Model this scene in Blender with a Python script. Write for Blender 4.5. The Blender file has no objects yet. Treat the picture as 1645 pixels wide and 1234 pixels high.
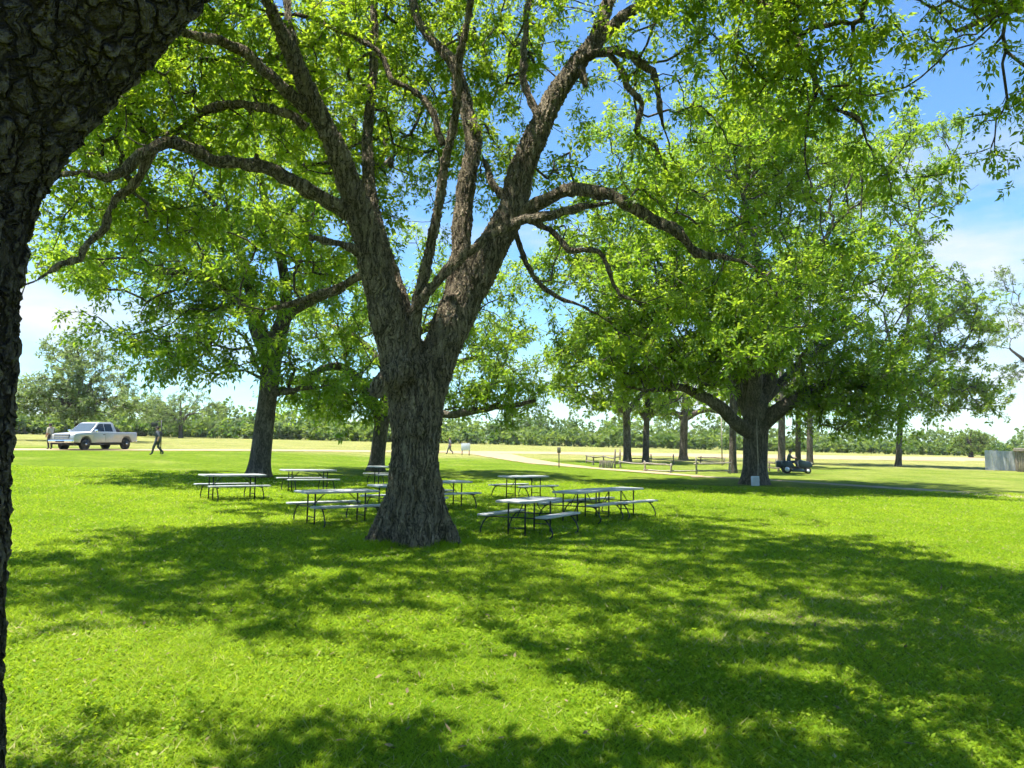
import bpy, bmesh, math, random
import numpy as np
from mathutils import Vector, Matrix

# ------------------------------------------------------------------ camera, sky, sun, exposure
scene = bpy.context.scene
COL = scene.collection
RNG = np.random.default_rng(11)
random.seed(5)

F = 1230.0                      # focal length in pixels of the 1645 px wide photograph
CX, CY = 822.5, 617.0
HORIZON = 700.0
PITCH = math.atan((HORIZON - CY) / F)
CAM = np.array((0.0, 0.0, 2.1))

cam_data = bpy.data.cameras.new('camera')
cam_data.sensor_width = 36.0
cam_data.lens = 36.0 * F / 1645.0
cam_data.clip_start = 0.05
cam_data.clip_end = 3000.0
cam = bpy.data.objects.new('camera', cam_data)
COL.objects.link(cam)
cam.location = CAM
cam.rotation_euler = (math.pi / 2 + PITCH, 0, 0)
scene.camera = cam

SUN_EL, SUN_AZ = math.radians(74.0), math.radians(-100.0)      # azimuth from +Y, positive towards +X
SUN = np.array((math.sin(SUN_AZ) * math.cos(SUN_EL), math.cos(SUN_AZ) * math.cos(SUN_EL), math.sin(SUN_EL)))

world = bpy.data.worlds.new('World')
scene.world = world
world.use_nodes = True
wn, wl = world.node_tree.nodes, world.node_tree.links
wn.clear()
w_out = wn.new('ShaderNodeOutputWorld')
w_bg = wn.new('ShaderNodeBackground')
w_bg.inputs['Strength'].default_value = 0.072
w_sky = wn.new('ShaderNodeTexSky')
w_sky.sky_type = 'NISHITA'
w_sky.sun_disc = False
w_sky.sun_elevation = SUN_EL
w_sky.sun_rotation = SUN_AZ
w_sky.air_density = 1.0
w_sky.dust_density = 0.15
w_sky.ozone_density = 1.2
w_tc = wn.new('ShaderNodeTexCoord')
w_map = wn.new('ShaderNodeMapping')
w_map.inputs['Scale'].default_value = (1.6, 1.6, 5.0)
w_map.inputs['Location'].default_value = (3.1, 0.4, 1.3)
w_noise = wn.new('ShaderNodeTexNoise')
w_noise.inputs['Scale'].default_value = 1.5
w_noise.inputs['Detail'].default_value = 8.0
w_noise.inputs['Roughness'].default_value = 0.58
w_ramp = wn.new('ShaderNodeValToRGB')
w_ramp.color_ramp.elements[0].position = 0.50
w_ramp.color_ramp.elements[1].position = 0.70
w_sep = wn.new('ShaderNodeSeparateXYZ')
w_alt = wn.new('ShaderNodeMapRange')          # clouds thin out overhead
w_alt.inputs['From Min'].default_value = 0.20
w_alt.inputs['From Max'].default_value = 0.42
w_alt.inputs['To Min'].default_value = 1.0
w_alt.inputs['To Max'].default_value = 0.06
w_mul = wn.new('ShaderNodeMath')
w_mul.operation = 'MULTIPLY'
w_mix = wn.new('ShaderNodeMixRGB')
w_mix.inputs['Color2'].default_value = (5.0, 5.05, 5.1, 1)
wl.new(w_tc.outputs['Generated'], w_map.inputs['Vector'])
wl.new(w_map.outputs['Vector'], w_noise.inputs['Vector'])
wl.new(w_noise.outputs['Fac'], w_ramp.inputs['Fac'])
wl.new(w_tc.outputs['Generated'], w_sep.inputs['Vector'])
wl.new(w_sep.outputs['Z'], w_alt.inputs['Value'])
wl.new(w_ramp.outputs['Color'], w_mul.inputs[0])
wl.new(w_alt.outputs['Result'], w_mul.inputs[1])
wl.new(w_mul.outputs[0], w_mix.inputs['Fac'])
w_tint = wn.new('ShaderNodeMixRGB')            # clear deep blue air
w_tint.blend_type = 'MULTIPLY'
w_tint.inputs['Fac'].default_value = 1.0
w_tint.inputs['Color2'].default_value = (0.72, 1.06, 1.30, 1)
wl.new(w_sky.outputs['Color'], w_tint.inputs['Color1'])
wl.new(w_tint.outputs['Color'], w_mix.inputs['Color1'])
wl.new(w_mix.outputs['Color'], w_bg.inputs['Color'])
wl.new(w_bg.outputs['Background'], w_out.inputs['Surface'])

sun_data = bpy.data.lights.new('sun', 'SUN')
sun_data.energy = 5.0
sun_data.angle = math.radians(0.55)
sun_data.color = (1.0, 0.95, 0.86)
sun = bpy.data.objects.new('sun', sun_data)
COL.objects.link(sun)
sun.location = (0, 0, 60)
sun.rotation_euler = Vector(SUN).to_track_quat('Z', 'Y').to_euler()

scene.view_settings.view_transform = 'Standard'
scene.view_settings.look = 'None'
scene.view_settings.exposure = 1.5
scene.view_settings.gamma = 1.0
scene.view_settings.use_curve_mapping = False
scene.render.engine = 'CYCLES'
cy = scene.cycles
cy.max_bounces = 5
cy.diffuse_bounces = 3
cy.glossy_bounces = 3
cy.transmission_bounces = 5
cy.transparent_max_bounces = 8
cy.use_denoising = True
cy.use_adaptive_sampling = True
cy.adaptive_threshold = 0.05
cy.adaptive_min_samples = 24
cy.sample_clamp_indirect = 6.0
cy.caustics_reflective = False
cy.caustics_refractive = False

# ------------------------------------------------------------------ terrain and pixel helpers
def sstep(t):
    t = np.clip(t, 0, 1)
    return t * t * (3 - 2 * t)

def gz(x, y):
    """height of the lawn: it falls gently to the right and rises a little by the road on the left"""
    x = np.asarray(x, float); y = np.asarray(y, float)
    z = -0.025 * x + 0.4 * sstep((y - 28) / 22) * sstep((-x - 8) / 14)
    return z + 0.018 * np.sin(x * 0.9 + 0.4 * y) * np.sin(y * 0.63 - 0.3 * x) * sstep((y - 3) / 4)

_c, _s = math.cos(PITCH), math.sin(PITCH)
def ray(px, py):
    u, v = (px - CX) / F, (CY - py) / F
    return np.array((u, _c - v * _s, v * _c + _s))

def P(px, py, D):
    d = ray(px, py)
    return CAM + d * (D / d[1])

def G(px, py):
    d = ray(px, py)
    lo, hi = 0.5, 900.0
    for _ in range(60):
        m = 0.5 * (lo + hi)
        q = CAM + d * m
        if q[2] > gz(q[0], q[1]): lo = m
        else: hi = m
    q = CAM + d * lo
    q[2] = gz(q[0], q[1])
    return q

# ------------------------------------------------------------------ object helpers
def tag(o, label=None, cat=None, group=None, kind=None):
    if label: o['label'] = label
    if cat: o['category'] = cat
    if group: o['group'] = group
    if kind: o['kind'] = kind
    return o

def empty(name, loc, rz=0.0):
    o = bpy.data.objects.new(name, None)
    o.empty_display_size = 0.2
    COL.objects.link(o)
    o.location = loc
    o.rotation_euler = (0, 0, rz)
    return o

def link(name, mesh, parent=None):
    o = bpy.data.objects.new(name, mesh)
    COL.objects.link(o)
    if parent is not None:
        o.parent = parent
    return o

def np_mesh(name, verts, quads=None, tris=None, mat=None, smooth=False, tint=None):
    """mesh from numpy arrays, all quads and or all triangles"""
    me = bpy.data.meshes.new(name)
    verts = np.asarray(verts, np.float32).reshape(-1, 3)
    loops, sizes = [], []
    if quads is not None and len(quads):
        quads = np.asarray(quads, np.int32).reshape(-1, 4)
        loops.append(quads.ravel()); sizes.append(np.full(len(quads), 4, np.int32))
    if tris is not None and len(tris):
        tris = np.asarray(tris, np.int32).reshape(-1, 3)
        loops.append(tris.ravel()); sizes.append(np.full(len(tris), 3, np.int32))
    loops = np.concatenate(loops); sizes = np.concatenate(sizes)
    starts = np.concatenate(([0], np.cumsum(sizes)[:-1])).astype(np.int32)
    me.vertices.add(len(verts)); me.vertices.foreach_set('co', verts.ravel())
    me.loops.add(len(loops)); me.loops.foreach_set('vertex_index', loops)
    me.polygons.add(len(sizes)); me.polygons.foreach_set('loop_start', starts)
    me.polygons.foreach_set('loop_total', sizes)
    if smooth:
        me.polygons.foreach_set('use_smooth', np.ones(len(sizes), bool))
    if tint is not None:
        a = me.attributes.new('tint', 'FLOAT', 'FACE')
        a.data.foreach_set('value', np.asarray(tint, np.float32))
    me.update(calc_edges=True)
    if mat: me.materials.append(mat)
    return me

class MB:
    """collects simple shapes into one mesh"""
    def __init__(self):
        self.v, self.f = [], []
    def add(self, v, f):
        b = len(self.v)
        self.v += [tuple(map(float, p)) for p in v]
        self.f += [tuple(b + i for i in q) for q in f]
        return self
    def box(self, c, s, rot=None):
        hx, hy, hz = s[0] / 2, s[1] / 2, s[2] / 2
        v = [Vector((x, y, z)) for z in (-hz, hz) for x, y in ((-hx, -hy), (hx, -hy), (hx, hy), (-hx, hy))]
        if rot is not None: v = [rot @ p for p in v]
        v = [p + Vector(c) for p in v]
        return self.add(v, [(3, 2, 1, 0), (4, 5, 6, 7), (0, 1, 5, 4), (1, 2, 6, 5), (2, 3, 7, 6), (3, 0, 4, 7)])
    def tube(self, pts, r, n=8, cap=True):
        v, q = tube(np.array(pts, float), np.full(len(pts), r) if np.isscalar(r) else np.array(r, float), n)
        f = [tuple(x) for x in q]
        if cap:
            f.append(tuple(range(n))[::-1]); f.append(tuple(range(len(v) - n, len(v))))
        return self.add(v, f)
    def prism(self, prof, y0, y1):
        """profile in xz swept along y"""
        n = len(prof)
        v = [(x, y0, z) for x, z in prof] + [(x, y1, z) for x, z in prof]
        f = [(i, (i + 1) % n, n + (i + 1) % n, n + i) for i in range(n)]
        return self.add(v, f + [tuple(range(n))[::-1], tuple(range(n, 2 * n))])
    def build(self, name, mat, parent=None, bevel=0.0, seg=2, smooth=False, subsurf=0):
        me = bpy.data.meshes.new(name)
        me.from_pydata(self.v, [], self.f)
        bm = bmesh.new(); bm.from_mesh(me)
        bmesh.ops.recalc_face_normals(bm, faces=bm.faces)
        if bevel > 0:
            ed = [e for e in bm.edges if len(e.link_faces) == 2 and e.calc_face_angle(0) > 0.5]
            bmesh.ops.bevel(bm, geom=ed, offset=bevel, segments=seg, affect='EDGES', profile=0.5)
        bm.to_mesh(me); bm.free()
        if smooth or bevel > 0:
            for p in me.polygons: p.use_smooth = True
        if bevel > 0 and hasattr(me, 'set_sharp_from_angle'):
            me.set_sharp_from_angle(angle=math.radians(40))
        if mat: me.materials.append(mat)
        return link(name, me, parent)

def copy_tree(o, parent=None):
    c = o.copy()
    COL.objects.link(c)
    c.parent = parent
    for ch in list(o.children):
        copy_tree(ch, c)
    return c

def smooth_path(pts, rad, step):
    """Catmull-Rom through the points, resampled about every step metres"""
    pts = np.asarray(pts, float); rad = np.asarray(rad, float)
    a = np.vstack((2 * pts[0] - pts[1], pts, 2 * pts[-1] - pts[-2]))
    ra = np.concatenate(([rad[0]], rad, [rad[-1]]))
    o, ro = [], []
    for i in range(1, len(a) - 2):
        n = max(2, int(np.linalg.norm(a[i + 1] - a[i]) / step))
        t = np.linspace(0, 1, n, endpoint=False)[:, None]
        p0, p1, p2, p3 = a[i - 1], a[i], a[i + 1], a[i + 2]
        o.append(0.5 * (2 * p1 + (p2 - p0) * t + (2 * p0 - 5 * p1 + 4 * p2 - p3) * t ** 2 + (3 * p1 - p0 - 3 * p2 + p3) * t ** 3))
        ro.append(ra[i] + (ra[i + 1] - ra[i]) * t[:, 0])
    o.append(a[-2][None]); ro.append(ra[-2:-1])
    return np.vstack(o), np.concatenate(ro)

def tube(pts, rad, n):
    d = np.gradient(pts, axis=0)
    d /= np.linalg.norm(d, axis=1)[:, None] + 1e-9
    ref = np.array((0.0, 0.0, 1.0)) if abs(d[0][2]) < 0.9 else np.array((1.0, 0.0, 0.0))
    u = np.cross(d[0], ref); u /= np.linalg.norm(u)
    ang = np.arange(n) * 2 * math.pi / n
    ca, sa = np.cos(ang)[:, None], np.sin(ang)[:, None]
    out = []
    for i in range(len(pts)):
        u = u - d[i] * np.dot(u, d[i]); u /= np.linalg.norm(u) + 1e-9
        w = np.cross(d[i], u)
        out.append(pts[i] + rad[i] * (ca * u + sa * w))
    v = np.vstack(out)
    k = np.arange(n); k2 = (k + 1) % n
    q = [np.stack((i * n + k, i * n + k2, (i + 1) * n + k2, (i + 1) * n + k), 1) for i in range(len(pts) - 1)]
    return v, np.vstack(q)

class Tubes:
    def __init__(self): self.v, self.q, self.n = [], [], 0
    def add(self, pts, rad, sides):
        v, q = tube(pts, rad, sides)
        self.v.append(v); self.q.append(q + self.n); self.n += len(v)
    def mesh(self, name, mat):
        return np_mesh(name, np.vstack(self.v), quads=np.vstack(self.q), mat=mat, smooth=True)

# ------------------------------------------------------------------ materials
def new_mat(name):
    m = bpy.data.materials.new(name)
    m.use_nodes = True
    nt = m.node_tree
    nt.nodes.clear()
    out = nt.nodes.new('ShaderNodeOutputMaterial')
    return m, nt.nodes, nt.links, out

def principled(nodes, **kw):
    b = nodes.new('ShaderNodeBsdfPrincipled')
    for k, v in kw.items():
        b.inputs[k].default_value = v
    return b

def ramp(nodes, stops):
    r = nodes.new('ShaderNodeValToRGB')
    el = r.color_ramp.elements
    while len(el) < len(stops): el.new(0.5)
    for e, (p, c) in zip(el, stops):
        e.position = p; e.color = (c[0], c[1], c[2], 1)
    return r

def simple(name, col, rough=0.5, metal=0.0, var=0.15, scale=8.0, bump=0.0, spec=0.5):
    m, n, l, out = new_mat(name)
    b = principled(n, Roughness=rough, Metallic=metal)
    b.inputs['Specular IOR Level'].default_value = spec
    tc = n.new('ShaderNodeTexCoord')
    nz = n.new('ShaderNodeTexNoise')
    nz.inputs['Scale'].default_value = scale; nz.inputs['Detail'].default_value = 5
    r = ramp(n, [(0.3, [c * (1 - var) for c in col]), (0.7, [min(1, c * (1 + var)) for c in col])])
    l.new(tc.outputs['Object'], nz.inputs['Vector'])
    l.new(nz.outputs['Fac'], r.inputs['Fac'])
    l.new(r.outputs['Color'], b.inputs['Base Color'])
    if bump > 0:
        bp = n.new('ShaderNodeBump'); bp.inputs['Strength'].default_value = bump; bp.inputs['Distance'].default_value = 0.02
        l.new(nz.outputs['Fac'], bp.inputs['Height']); l.new(bp.outputs['Normal'], b.inputs['Normal'])
    l.new(b.outputs['BSDF'], out.inputs['Surface'])
    return m

def leaf_mat(name, lo, hi, trans_lo, trans_hi, trans=0.5, spec=0.3, straw=None):
    m, n, l, out = new_mat(name)
    at = n.new('ShaderNodeAttribute'); at.attribute_name = 'tint'
    r1 = ramp(n, [(0.0, lo), (1.0, hi)] if straw is None else [(0.0, lo), (0.85, hi), (1.0, straw)])
    r2 = ramp(n, [(0.0, trans_lo), (1.0, trans_hi)] if straw is None else [(0.0, trans_lo), (0.85, trans_hi), (1.0, straw)])
    l.new(at.outputs['Fac'], r1.inputs['Fac']); l.new(at.outputs['Fac'], r2.inputs['Fac'])
    b = principled(n, Roughness=0.5)
    b.inputs['Specular IOR Level'].default_value = spec
    t = n.new('ShaderNodeBsdfTranslucent')
    mx = n.new('ShaderNodeMixShader'); mx.inputs['Fac'].default_value = trans
    l.new(r1.outputs['Color'], b.inputs['Base Color']); l.new(r2.outputs['Color'], t.inputs['Color'])
    l.new(b.outputs['BSDF'], mx.inputs[1]); l.new(t.outputs['BSDF'], mx.inputs[2])
    l.new(mx.outputs['Shader'], out.inputs['Surface'])
    return m

def bark_mat(name, dark, light, sx=9.0, sz=1.6, disp=0.0, bump=0.8, plates=0.0, warp=0.25):
    """furrowed bark: ridged noise drawn out along the trunk, with optional flaky plates"""
    m, n, l, out = new_mat(name)
    tc = n.new('ShaderNodeTexCoord')
    wn_ = n.new('ShaderNodeTexNoise'); wn_.inputs['Scale'].default_value = 3.0 if plates == 0 else 6.5; wn_.inputs['Detail'].default_value = 4
    l.new(tc.outputs['Object'], wn_.inputs['Vector'])
    wa = n.new('ShaderNodeVectorMath'); wa.operation = 'MULTIPLY_ADD'
    wa.inputs[1].default_value = (warp, warp, warp)
    l.new(wn_.outputs['Color'], wa.inputs[0]); l.new(tc.outputs['Object'], wa.inputs[2])
    def ridge(a, b, det, rough):
        mp = n.new('ShaderNodeMapping'); mp.inputs['Scale'].default_value = (a, a, b)
        l.new(wa.outputs['Vector'], mp.inputs['Vector'])
        z = n.new('ShaderNodeTexNoise'); z.inputs['Scale'].default_value = 1.0; z.inputs['Detail'].default_value = det; z.inputs['Roughness'].default_value = rough
        l.new(mp.outputs['Vector'], z.inputs['Vector'])
        sb = n.new('ShaderNodeMath'); sb.operation = 'SUBTRACT'; sb.inputs[1].default_value = 0.5; l.new(z.outputs['Fac'], sb.inputs[0])
        ab = n.new('ShaderNodeMath'); ab.operation = 'ABSOLUTE'; l.new(sb.outputs[0], ab.inputs[0])
        mr = n.new('ShaderNodeMapRange'); mr.inputs['From Max'].default_value = 0.16; mr.interpolation_type = 'SMOOTHSTEP'; l.new(ab.outputs[0], mr.inputs['Value'])
        return mr.outputs['Result']
    r1 = ridge(sx, sz, 3, 0.55)
    r2 = ridge(sx * 2.3, sz * 3.0, 3, 0.6)
    f = n.new('ShaderNodeTexNoise'); f.inputs['Scale'].default_value = 45; f.inputs['Detail'].default_value = 6; f.inputs['Roughness'].default_value = 0.7
    l.new(tc.outputs['Object'], f.inputs['Vector'])
    h1 = n.new('ShaderNodeMath'); h1.operation = 'MULTIPLY_ADD'; h1.inputs[1].default_value = 0.45
    l.new(r2, h1.inputs[0])
    h0 = n.new('ShaderNodeMath'); h0.operation = 'MULTIPLY'; h0.inputs[1].default_value = 0.40
    l.new(r1, h0.inputs[0]); l.new(h0.outputs[0], h1.inputs[2])
    h = n.new('ShaderNodeMath'); h.operation = 'MULTIPLY_ADD'; h.inputs[1].default_value = 0.3
    l.new(f.outputs['Fac'], h.inputs[0]); l.new(h1.outputs[0], h.inputs[2])
    hh = h.outputs[0]
    if plates > 0:
        mp = n.new('ShaderNodeMapping'); mp.inputs['Scale'].default_value = (15, 15, 5.5)
        l.new(wa.outputs['Vector'], mp.inputs['Vector'])
        vo = n.new('ShaderNodeTexVoronoi'); vo.feature = 'F1'; vo.inputs['Scale'].default_value = 1.0
        l.new(mp.outputs['Vector'], vo.inputs['Vector'])
        pm = n.new('ShaderNodeMath'); pm.operation = 'MULTIPLY_ADD'; pm.inputs[1].default_value = plates
        sp = n.new('ShaderNodeSeparateColor'); l.new(vo.outputs['Color'], sp.inputs['Color'])
        l.new(sp.outputs['Red'], pm.inputs[0]); l.new(hh, pm.inputs[2])
        ve = n.new('ShaderNodeTexVoronoi'); ve.feature = 'DISTANCE_TO_EDGE'; ve.inputs['Scale'].default_value = 1.0
        l.new(mp.outputs['Vector'], ve.inputs['Vector'])
        er = n.new('ShaderNodeMapRange'); er.inputs['From Max'].default_value = 0.16; er.interpolation_type = 'SMOOTHSTEP'
        l.new(ve.outputs['Distance'], er.inputs['Value'])
        em = n.new('ShaderNodeMath'); em.operation = 'MULTIPLY'
        l.new(er.outputs['Result'], em.inputs[0]); l.new(pm.outputs[0], em.inputs[1])
        hh = em.outputs[0]
    big = n.new('ShaderNodeTexNoise'); big.inputs['Scale'].default_value = 1.3; big.inputs['Detail'].default_value = 4
    l.new(tc.outputs['Object'], big.inputs['Vector'])
    cr = ramp(n, [(0.12, dark), (0.55, [a * .45 + b * .55 for a, b in zip(dark, light)]), (1.0, light)])
    hm = n.new('ShaderNodeMath'); hm.operation = 'MULTIPLY'; hm.inputs[1].default_value = 0.95 / (1 + plates)
    l.new(hh, hm.inputs[0]); l.new(hm.outputs[0], cr.inputs['Fac'])
    cm = n.new('ShaderNodeMixRGB'); cm.blend_type = 'MULTIPLY'; cm.inputs['Fac'].default_value = 0.6
    br = ramp(n, [(0.35, (0.6, 0.58, 0.5)), (0.65, (1.1, 1.08, 1.05))])
    l.new(big.outputs['Fac'], br.inputs['Fac'])
    l.new(cr.outputs['Color'], cm.inputs['Color1']); l.new(br.outputs['Color'], cm.inputs['Color2'])
    b = principled(n, Roughness=0.9)
    b.inputs['Specular IOR Level'].default_value = 0.15
    l.new(cm.outputs['Color'], b.inputs['Base Color'])
    bp = n.new('ShaderNodeBump'); bp.inputs['Strength'].default_value = bump; bp.inputs['Distance'].default_value = 0.03
    l.new(hh, bp.inputs['Height']); l.new(bp.outputs['Normal'], b.inputs['Normal'])
    l.new(b.outputs['BSDF'], out.inputs['Surface'])
    if disp > 0:
        dn = n.new('ShaderNodeDisplacement'); dn.inputs['Scale'].default_value = disp; dn.inputs['Midlevel'].default_value = 0.6
        l.new(hh, dn.inputs['Height']); l.new(dn.outputs['Displacement'], out.inputs['Displacement'])
        m.displacement_method = 'BOTH'
    return m

M = {}
M['bark'] = bark_mat('bark', (0.03, 0.024, 0.017), (0.40, 0.335, 0.24), sx=9, sz=0.85, disp=0.075)
M['bark_near'] = bark_mat('bark_near', (0.02, 0.016, 0.012), (0.20, 0.17, 0.14), sx=10, sz=4.0, disp=0.027, plates=0.5, warp=0.20)
M['bark_far'] = bark_mat('bark_far', (0.035, 0.030, 0.024), (0.21, 0.185, 0.15), sx=7, sz=1.2, bump=0.6)
M['twig'] = simple('twig_bark', (0.085, 0.07, 0.055), 0.9, var=0.3, scale=6)
M['leaf'] = leaf_mat('leaf', (0.050, 0.108, 0.008), (0.128, 0.20, 0.016), (0.22, 0.40, 0.013), (0.53, 0.66, 0.032), 0.53)
M['leaf_mid'] = leaf_mat('leaf_mid', (0.050, 0.112, 0.011), (0.128, 0.205, 0.020), (0.205, 0.40, 0.016), (0.50, 0.65, 0.040), 0.53)
M['leaf_pale'] = leaf_mat('leaf_pale', (0.08, 0.13, 0.04), (0.18, 0.24, 0.08), (0.18, 0.28, 0.06), (0.36, 0.46, 0.12), 0.45)  # pale leaves, with distance haze mixed into the colour
M['leaf_far'] = leaf_mat('leaf_far', (0.05, 0.10, 0.018), (0.14, 0.205, 0.04), (0.14, 0.26, 0.025), (0.34, 0.45, 0.05), 0.45)
M['grass'] = leaf_mat('grass_blade', (0.105, 0.205, 0.009), (0.27, 0.355, 0.028), (0.265, 0.46, 0.010), (0.56, 0.69, 0.03), 0.45, spec=0.06, straw=(0.46, 0.40, 0.22))
M['plastic'] = simple('table_plastic', (0.34, 0.35, 0.345), 0.55, var=0.2, scale=5, bump=0.1)
M['steel'] = simple('dark_steel', (0.02, 0.022, 0.022), 0.45, 0.2, var=0.2)
M['paint'] = simple('silver_paint', (0.40, 0.41, 0.42), 0.35, 0.3, var=0.03, scale=3)
M['glass'] = simple('tinted_glass', (0.02, 0.025, 0.03), 0.06, 0.0, var=0.05)
M['windshield'] = simple('windshield_glass', (0.10, 0.13, 0.15), 0.05, 0.3, var=0.05)
M['rubber'] = simple('rubber', (0.018, 0.018, 0.018), 0.8, var=0.2)
M['chrome'] = simple('chrome', (0.75, 0.76, 0.78), 0.18, 0.9, var=0.05)
M['black_trim'] = simple('black_trim', (0.025, 0.025, 0.027), 0.6)
M['lamp_glass'] = simple('lamp_glass', (0.75, 0.72, 0.55), 0.15)
M['red_lamp'] = simple('red_lamp', (0.45, 0.03, 0.03), 0.25)
M['mower'] = simple('mower_paint', (0.022, 0.045, 0.065), 0.35, var=0.1)
M['metal_grey'] = simple('galvanised', (0.50, 0.52, 0.53), 0.6, 0.0, var=0.12, scale=4)
M['wood'] = simple('weathered_wood', (0.20, 0.165, 0.125), 0.9, var=0.35, scale=10, bump=0.4)
M['wood_pale'] = simple('pale_wood', (0.27, 0.24, 0.19), 0.9, var=0.35, scale=10, bump=0.4)
M['sign_white'] = simple('sign_panel', (0.62, 0.66, 0.72), 0.5, var=0.08, scale=3)
M['skin'] = simple('skin', (0.38, 0.22, 0.15), 0.6, var=0.08)
M['hair'] = simple('hair', (0.03, 0.022, 0.018), 0.8)

def ground_mat():
    m, n, l, out = new_mat('lawn')
    tc = n.new('ShaderNodeTexCoord')
    at = n.new('ShaderNodeAttribute'); at.attribute_name = 'dry'
    n1 = n.new('ShaderNodeTexNoise'); n1.inputs['Scale'].default_value = 0.35; n1.inputs['Detail'].default_value = 6
    n2 = n.new('ShaderNodeTexNoise'); n2.inputs['Scale'].default_value = 9.0; n2.inputs['Detail'].default_value = 8; n2.inputs['Roughness'].default_value = 0.7
    n3 = n.new('ShaderNodeTexNoise'); n3.inputs['Scale'].default_value = 60.0; n3.inputs['Detail'].default_value = 4
    for k in (n1, n2, n3): l.new(tc.outputs['Object'], k.inputs['Vector'])
    g = ramp(n, [(0.30, (0.080, 0.140, 0.009)), (0.55, (0.130, 0.195, 0.013)), (0.75, (0.18, 0.22, 0.026))])
    d = ramp(n, [(0.30, (0.17, 0.195, 0.055)), (0.55, (0.255, 0.25, 0.085)), (0.75, (0.36, 0.32, 0.14))])
    mixn = n.new('ShaderNodeMixRGB'); mixn.inputs['Fac'].default_value = 0.5
    l.new(n1.outputs['Fac'], mixn.inputs['Color1']); l.new(n2.outputs['Fac'], mixn.inputs['Color2'])
    l.new(mixn.outputs['Color'], g.inputs['Fac']); l.new(mixn.outputs['Color'], d.inputs['Fac'])
    ad = n.new('ShaderNodeMath'); ad.operation = 'ADD'
    sb = n.new('ShaderNodeMath'); sb.operation = 'MULTIPLY_ADD'; sb.inputs[1].default_value = 0.9; sb.inputs[2].default_value = -0.45
    l.new(n1.outputs['Fac'], sb.inputs[0]); l.new(sb.outputs[0], ad.inputs[0]); l.new(at.outputs['Fac'], ad.inputs[1])
    ad.use_clamp = True
    mx = n.new('ShaderNodeMixRGB')
    l.new(ad.outputs[0], mx.inputs['Fac']); l.new(g.outputs['Color'], mx.inputs['Color1']); l.new(d.outputs['Color'], mx.inputs['Color2'])
    fine = ramp(n, [(0.36, (0.55, 0.60, 0.5)), (0.62, (1.2, 1.17, 1.1))])
    mpg = n.new('ShaderNodeMapping'); mpg.inputs['Scale'].default_value = (1.0, 0.45, 1.0)
    n4 = n.new('ShaderNodeTexNoise'); n4.inputs['Scale'].default_value = 4.0; n4.inputs['Detail'].default_value = 7; n4.inputs['Roughness'].default_value = 0.75
    l.new(tc.outputs['Object'], mpg.inputs['Vector']); l.new(mpg.outputs['Vector'], n4.inputs['Vector'])
    l.new(n4.outputs['Fac'], fine.inputs['Fac'])
    mu = n.new('ShaderNodeMixRGB'); mu.blend_type = 'MULTIPLY'; mu.inputs['Fac'].default_value = 0.8
    l.new(mx.outputs['Color'], mu.inputs['Color1']); l.new(fine.outputs['Color'], mu.inputs['Color2'])
    b = principled(n, Roughness=1.0)
    b.inputs['Specular IOR Level'].default_value = 0.05
    l.new(mu.outputs['Color'], b.inputs['Base Color'])
    bp = n.new('ShaderNodeBump'); bp.inputs['Strength'].default_value = 0.7; bp.inputs['Distance'].default_value = 0.05
    hm = n.new('ShaderNodeMath'); hm.operation = 'ADD'
    l.new(n2.outputs['Fac'], hm.inputs[0]); l.new(n3.outputs['Fac'], hm.inputs[1])
    l.new(hm.outputs[0], bp.inputs['Height']); l.new(bp.outputs['Normal'], b.inputs['Normal'])
    l.new(b.outputs['BSDF'], out.inputs['Surface'])
    return m

M['lawn'] = ground_mat()
M['dirt'] = simple('dirt_road', (0.33, 0.25, 0.15), 0.95, var=0.18, scale=1.2, bump=0.3, spec=0.1)
M['path'] = simple('pale_path', (0.30, 0.24, 0.165), 0.95, var=0.25, scale=1.5, bump=0.3, spec=0.1)

# ------------------------------------------------------------------ ground, roads, grass
def build_ground():
    ys = np.concatenate((np.linspace(-6, 30, 73), np.geomspace(30.8, 700, 60)))
    xs = np.concatenate((-np.geomspace(500, 20.5, 30), np.linspace(-20, 20, 65), np.geomspace(20.5, 500, 30)))
    X, Y = np.meshgrid(xs, ys)
    Z = gz(X, Y)
    v = np.stack((X, Y, Z), -1).reshape(-1, 3)
    ny, nx = X.shape
    i = (np.arange(ny - 1)[:, None] * nx + np.arange(nx - 1)[None]).ravel()
    me = np_mesh('ground', v, quads=np.stack((i, i + 1, i + 1 + nx, i + nx), 1), mat=M['lawn'], smooth=True)
    # the mown lawn ends at the road on the left and at the path on the right
    x, y = v[:, 0], v[:, 1]
    edge = np.interp(x, [-60, -30, -10, 2, 8, 14, 30, 60], [53, 54, 62, 66, 66, 66, 66, 60])
    dry = sstep((y - edge + 3) / 14) * 0.95
    dry = np.maximum(dry, 0.35 * sstep((x - 6) / 8) * sstep((y - 30) / 6))
    dry = dry + 0.30 * sstep((x - 2) / 4) * sstep((11.5 - y) / 2) * sstep((y - 6.5) / 2)      # thin turf on the right
    a = me.attributes.new('dry', 'FLOAT', 'POINT')
    a.data.foreach_set('value', dry.astype(np.float32))
    return tag(link('ground', me), 'mown green lawn turning to a dry field', kind='structure')
build_ground()

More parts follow.
